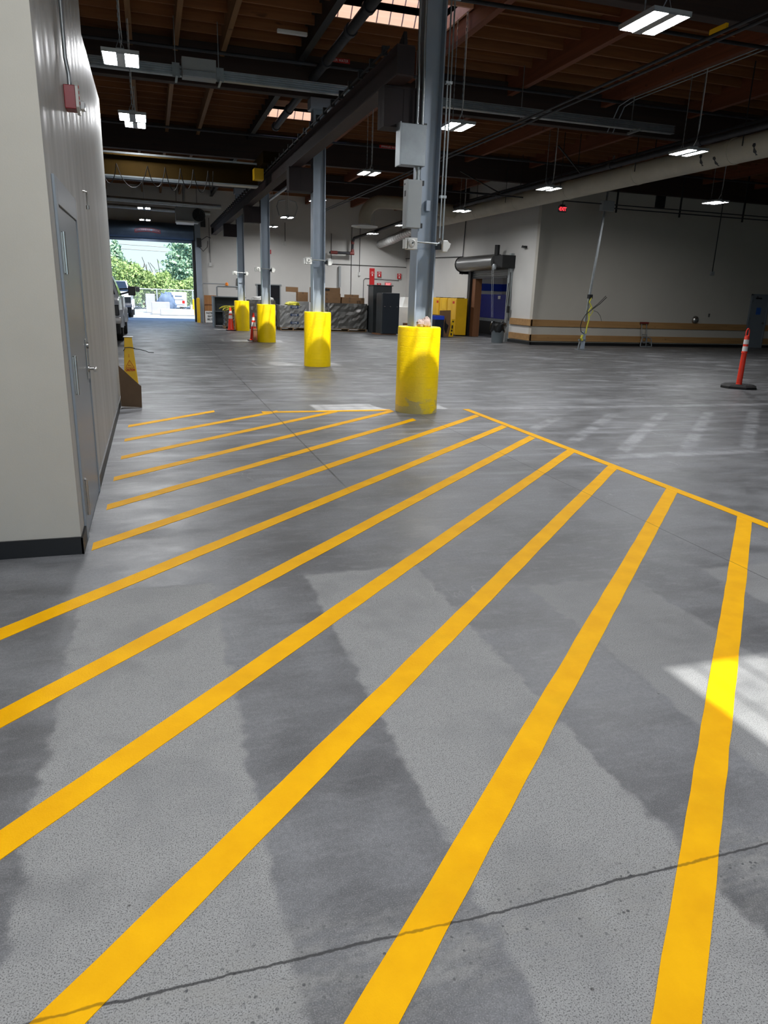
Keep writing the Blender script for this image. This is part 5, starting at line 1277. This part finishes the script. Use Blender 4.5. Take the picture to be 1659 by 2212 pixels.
# ------------------------------------------------------------------ trucks
def truck(x0, y0, label):
    """x0: outer right side (+x), y0: front bumper; nose towards -y"""
    t = thing('pickup_truck', label, 'truck', (x0 - 1.0, y0 + 2.7, 0), None)
    xa, xb = x0 - 1.98, x0
    hood = [(y0 + .1, .55), (y0 + .05, .95), (y0 + .12, 1.12), (y0 + .35, 1.22), (y0 + 1.5, 1.30), (y0 + 1.55, .55)]
    MB().prism(hood, 'x', xa + .06, xb - .06).build('hood', 'van_white', t, bevel=.04, smooth=True)
    cab = [(y0 + 1.45, .5), (y0 + 1.45, 1.28), (y0 + 2.25, 1.9), (y0 + 3.5, 1.93), (y0 + 3.75, 1.3), (y0 + 3.75, .5)]
    m = MB().prism(cab, 'x', xa + .08, xb - .08)
    m.v = [((vx + (.22 if vx < (xa + xb) / 2 else -.22) * max(0, (vz - 1.3) / .63)), vy, vz) for vx, vy, vz in m.v]
    m.build('cab', 'van_white', t, bevel=.04, smooth=True)
    MB().prism([(y0 + 3.8, .55), (y0 + 3.8, 1.28), (y0 + 5.6, 1.28), (y0 + 5.6, .55)], 'x', xa + .06, xb - .06).build('bed', 'van_white', t, bevel=.03)
    MB().quad((xa + .2, y0 + 1.53, 1.36), (xb - .2, y0 + 1.53, 1.36), (xb - .36, y0 + 2.2, 1.885), (xa + .36, y0 + 2.2, 1.885)).build('windshield', 'glass_dark', t, fix=False)
    MB().quad((xb - .08, y0 + 1.75, 1.32), (xb - .08, y0 + 3.5, 1.32), (xb - .25, y0 + 3.4, 1.82), (xb - .25, y0 + 2.3, 1.82)).build('side_window', 'glass_dark', t, fix=False)
    MB().box(xa + .40, xb - .40, y0 + .01, y0 + .1, .72, 1.12).build('grille', 'black', t, bevel=.01)
    MB().box(xa + .02, xb - .02, y0 - .06, y0 + .12, .54, .72).build('bumper', 'van_silver', t, bevel=.03, smooth=True)
    MB().box(xa + .06, xb - .06, y0 - .02, y0 + .4, .24, .54).build('valance', 'rubber', t, bevel=.03)
    for s in (0, 1):
        x = (xa + .06, xa + .44) if s == 0 else (xb - .44, xb - .06)
        MB().box(x[0], x[1], y0 + .02, y0 + .16, .78, 1.08).build('headlight', 'glass_dark', t, bevel=.02)
        xs = xa if s == 0 else xb; dr = -1 if s == 0 else 1
        for yc in (y0 + .95, y0 + 4.6):
            MB().lathe([(.25, 0), (.38, .01), (.40, .04), (.40, .24), (.38, .27)], (xs - dr * .28, yc, .40), 28, axis=(dr, 0, 0)).build('wheel', 'rubber', t, smooth=True)
            a = []
            for k in range(9):
                th = PI * k / 8; a.append((yc + .52 * math.cos(th), .42 + .50 * math.sin(th)))
            for k in range(8, -1, -1):
                th = PI * k / 8; a.append((yc + .44 * math.cos(th), .42 + .42 * math.sin(th)))
            MB().prism(a, 'x', xs - dr * .10, xs + dr * .03).build('wheel_arch', 'van_white', t, smooth=True)
        m = MB().box(min(xs + dr * .18, xs + dr * .40), max(xs + dr * .18, xs + dr * .40), y0 + 1.75, y0 + 1.85, 1.34, 1.62)
        m.build('mirror_head', 'black', t, bevel=.02)
        MB().bar((xs - dr * .08, y0 + 1.85, 1.36), (xs + dr * .2, y0 + 1.8, 1.44), .04, .05).bar((xs - dr * .08, y0 + 1.85, 1.52), (xs + dr * .2, y0 + 1.8, 1.54), .04, .04).build('mirror_arm', 'blackmetal', t)
    return t
tr = truck(-.86, 23.1, 'white pickup truck parked inside behind the end of the left wall')
dup(tr, (tr.location.x - .12, tr.location.y + 19.2, 0), 'pale pickup truck parked outside, just beyond the big doorway')

# ------------------------------------------------------------------ outside
struct(MB().box(-70, 70, YF + .25, 190, -0.15, -0.005).build('ground', 'asphalt'))
def leaves(m, c, n, size, rnd, shape):
    for k in range(n):
        p = shape(rnd)
        s = size * rnd.uniform(.6, 1.3)
        d1 = Vector((rnd.gauss(0, 1), rnd.gauss(0, 1), rnd.gauss(0, .6))).normalized(); d2 = d1.orthogonal().normalized()
        d2 = Matrix.Rotation(rnd.uniform(0, 6.28), 3, d1) @ d2
        d3 = d1.cross(d2); q = Vector(c) + p
        m.quad(q - d2 * s * .5, q + d3 * s * .28, q + d2 * s * .5, q - d3 * s * .28)
def conifer(x, y, h, r, label, mat, seed, n=4200):
    rnd = random.Random(seed)
    t = thing('conifer_tree', label, 'tree', (x, y, 0), 'trees beyond the yard fence')
    MB().cyl((x, y, 0), (x, y, h * .95), .22, 10, .03).build('trunk', 'bark', t, smooth=True)
    m = MB()
    tiers = 16
    def shape(q):
        z = h * (.08 + .92 * (1 - math.sqrt(q.random())) )
        rr = r * (1 - z / h) ** .75 + .12
        saw = .65 + .35 * ((z * tiers / h) % 1.0)
        a = q.uniform(0, 2 * PI); b = math.sqrt(q.uniform(.15, 1)) * rr * saw * (1 + .25 * math.sin(a * 5 + z * 3))
        return Vector((b * math.cos(a), b * math.sin(a), z - .22 * b))
    leaves(m, (x, y, 0), int(n * 2.2), .27, rnd, shape)
    m.build('crown', mat, t, fix=False)
def bush(x, y, h, r, label, mat, seed, n=3600):
    rnd = random.Random(seed)
    t = thing('leafy_tree', label, 'tree', (x, y, 0), 'trees beyond the yard fence')
    MB().cyl((x, y, 0), (x, y, h * .6), .16, 8, .06).build('trunk', 'bark', t, smooth=True)
    bl = [(Vector((rnd.uniform(-.6, .6) * r, rnd.uniform(-.5, .5) * r, h * rnd.uniform(.35, .8))), rnd.uniform(.4, .65)) for k in range(9)]
    m = MB()
    def shape(q):
        c, s = q.choice(bl)
        d = Vector((q.gauss(0, 1), q.gauss(0, 1), q.gauss(0, 1))).normalized() * q.uniform(.6, 1)
        return c + Vector((d.x * r * s, d.y * r * s, d.z * h * .34 * s * 1.6))
    leaves(m, (x, y, 0), int(n * 1.8), .24, rnd, shape)
    m.build('crown', mat, t, fix=False)
conifer(3.2, 63, 9.5, 3.0, 'tall blue-green conifer filling the right side of the doorway', 'conifer_blue', 1, 6500)
conifer(4.9, 66, 9.0, 2.4, 'conifer partly behind the right edge of the doorway', 'conifer', 2)
conifer(-2.5, 64, 5.2, 1.9, 'pointed conifer at the left edge of the doorway', 'conifer_blue', 3)
conifer(-5.6, 68, 5.5, 2.4, 'conifer mostly hidden by the left wall edge', 'conifer', 4, 2500)
bush(-1.9, 60, 3.3, 1.7, 'yellow-green tree behind the fence, above the parked pickup outside', 'leafy', 5)
bush(0.4, 61, 2.9, 1.7, 'yellow-green tree behind the fence in the middle of the doorway', 'leafy', 6)
bush(2.2, 59, 2.5, 1.5, 'low yellow-green tree in front of the tall conifer', 'leafy', 7, 2600)
bush(-.6, 65, 3.6, 1.6, 'taller thin tree whose bare twigs show against the sky', 'conifer', 8, 1500)
m = MB(); rnd = random.Random(9)
for k in range(9):
    x = rnd.uniform(-.9, 2.0); z = rnd.uniform(2.6, 3.4); dx = rnd.uniform(-.7, .7)
    m.tube([(x, 63, z - .8), (x + dx * .5, 63, z), (x + dx, 63, z + rnd.uniform(.2, .7))], .025, 5)
tag(m.build('bare_branch', 'bark'), 'bare branches reaching into the sky above the middle trees', 'branches')
# fence
t = thing('chain_link_fence', 'chain-link fence with steel posts across the yard', 'fence', (0, 54, 0))
for k in range(13):
    x = -12 + 2.4 * k + .4
    MB().cyl((x, 54, 0), (x, 54, 1.55), .04, 8).build('post', 'fence', t, smooth=True)
MB().cyl((-12, 54, 1.5), (17, 54, 1.5), .03, 8).build('top_rail', 'fence', t, smooth=True)
m = MB(); s = .12; k = -2.5
x = -4.0
while x < 6:
    m.bar((x, 54.03, .02), (x + 1.45, 54.03, 1.47), .006, .006, up=(0, 1, 0)); m.bar((x + 1.45, 54.04, .02), (x, 54.04, 1.47), .006, .006, up=(0, 1, 0)); x += s
m.build('mesh_netting', 'fence', t)
for i, (x, y, w, dp, h, l) in enumerate(((0.55, 49, 1.1, .8, .75, 'white concrete block left of the outdoor sign board'), (1.5, 47.5, 2.0, .6, .38, 'long low concrete barrier below the outdoor sign board'), (2.7, 50, .6, .6, .6, 'pale concrete block at the right of the doorway view'))):
    tag(MB().box(x - w / 2, x + w / 2, y - dp / 2, y + dp / 2, 0, h).build('concrete_block', 'block', bevel=.03), l, 'concrete block', 'concrete blocks in the yard')
o = crumple((0.95, 50.5, .55), .55, .5, .75, 4.4).build('covered_pile', 'tarp', smooth=True); tag(o, 'blue-grey covered pile left of the outdoor sign board', 'pile')
t = thing('notice_board', 'white sign board standing outside in the yard', 'sign', (1.75, 51, 0))
MB().box(1.25, 2.25, 50.98, 51.02, .45, 1.38).build('board', 'white', t)
MB().box(1.3, 1.36, 51.0, 51.05, 0, .45).box(2.14, 2.2, 51.0, 51.05, 0, .45).build('leg', 'galv', t)
MB().box(1.5, 1.95, 50.97, 50.98, 1.08, 1.15).box(1.45, 1.5, 50.97, 50.98, .6, .9).box(1.45, 2.05, 50.97, 50.98, .88, .91).box(1.5, 2.1, 50.97, 50.98, .55, .58).build('dark_markings', 'tarp', t)
MB().box(1.95, 2.12, 50.97, 50.98, .66, .84).build('red_mark', 'letter_red', t)
tag(MB().lathe([(.07, 0), (.07, .95), (0, 1)], (2.55, 48.5, 0), 14).build('safety_bollard', 'yellow', smooth=True), 'slim yellow bollard standing outside in the yard', 'bollard')
tag(MB().box(-.35, .25, 51.6, 52.2, 0, 1.2).build('utility_cabinet', 'block', bevel=.03), 'pale box beside the pickup parked outside', 'cabinet')
for z, l in ((5.35, 'upper of two dark cables across the sky in the doorway'), (4.95, 'lower of two dark cables across the sky in the doorway')):
    tag(MB().tube([(-14, 75, z + .5), (-4, 75, z + .05), (2, 75, z - .05), (8, 75, z), (16, 75, z + .4)], .03, 6).build('power_cable', 'black'), l, 'cable', 'power cables outside')

# ------------------------------------------------------------------ light
wd = bpy.data.worlds.new('sky'); SC.world = wd; wd.use_nodes = True
nt = wd.node_tree; bg = nt.nodes['Background']
tc = nt.nodes.new('ShaderNodeTexCoord'); sp = nt.nodes.new('ShaderNodeSeparateXYZ'); nt.links.new(tc.outputs['Generated'], sp.inputs[0])
cr = nt.nodes.new('ShaderNodeValToRGB'); nt.links.new(sp.outputs[2], cr.inputs[0])
e = cr.color_ramp.elements
e[0].position = 0.0; e[0].color = (0.66, 0.86, 0.92, 1); e[1].position = 0.55; e[1].color = (0.20, 0.44, 1.0, 1)
e2 = cr.color_ramp.elements.new(0.07); e2.color = (0.62, 0.84, 0.94, 1)
e3 = cr.color_ramp.elements.new(0.2); e3.color = (0.38, 0.64, 1.0, 1)
nt.links.new(cr.outputs[0], bg.inputs[0]); bg.inputs[1].default_value = 1.05
sl = bpy.data.lights.new('sun', 'SUN'); sl.energy = 8.4; sl.angle = math.radians(0.55); sl.color = (1.0, 0.95, 0.87)
so = bpy.data.objects.new('sun', sl); COL.objects.link(so)
so.rotation_euler = Vector((-.17, .52, -1)).to_track_quat('-Z', 'Y').to_euler(); so.location = (5, -10, 30)

SC.view_settings.view_transform = 'Standard'; SC.view_settings.look = 'None'
SC.view_settings.exposure = 0.36; SC.view_settings.gamma = 1.0
try: SC.view_settings.use_curve_mapping = False
except Exception: pass
try:
    SC.cycles.max_bounces = 5; SC.cycles.diffuse_bounces = 3; SC.cycles.use_adaptive_sampling = True; SC.cycles.adaptive_threshold = 0.06; SC.cycles.glossy_bounces = 3
    SC.cycles.sample_clamp_indirect = 6; SC.cycles.use_denoising = True; SC.cycles.caustics_reflective = False
    SC.cycles.use_light_tree = True
except Exception: pass
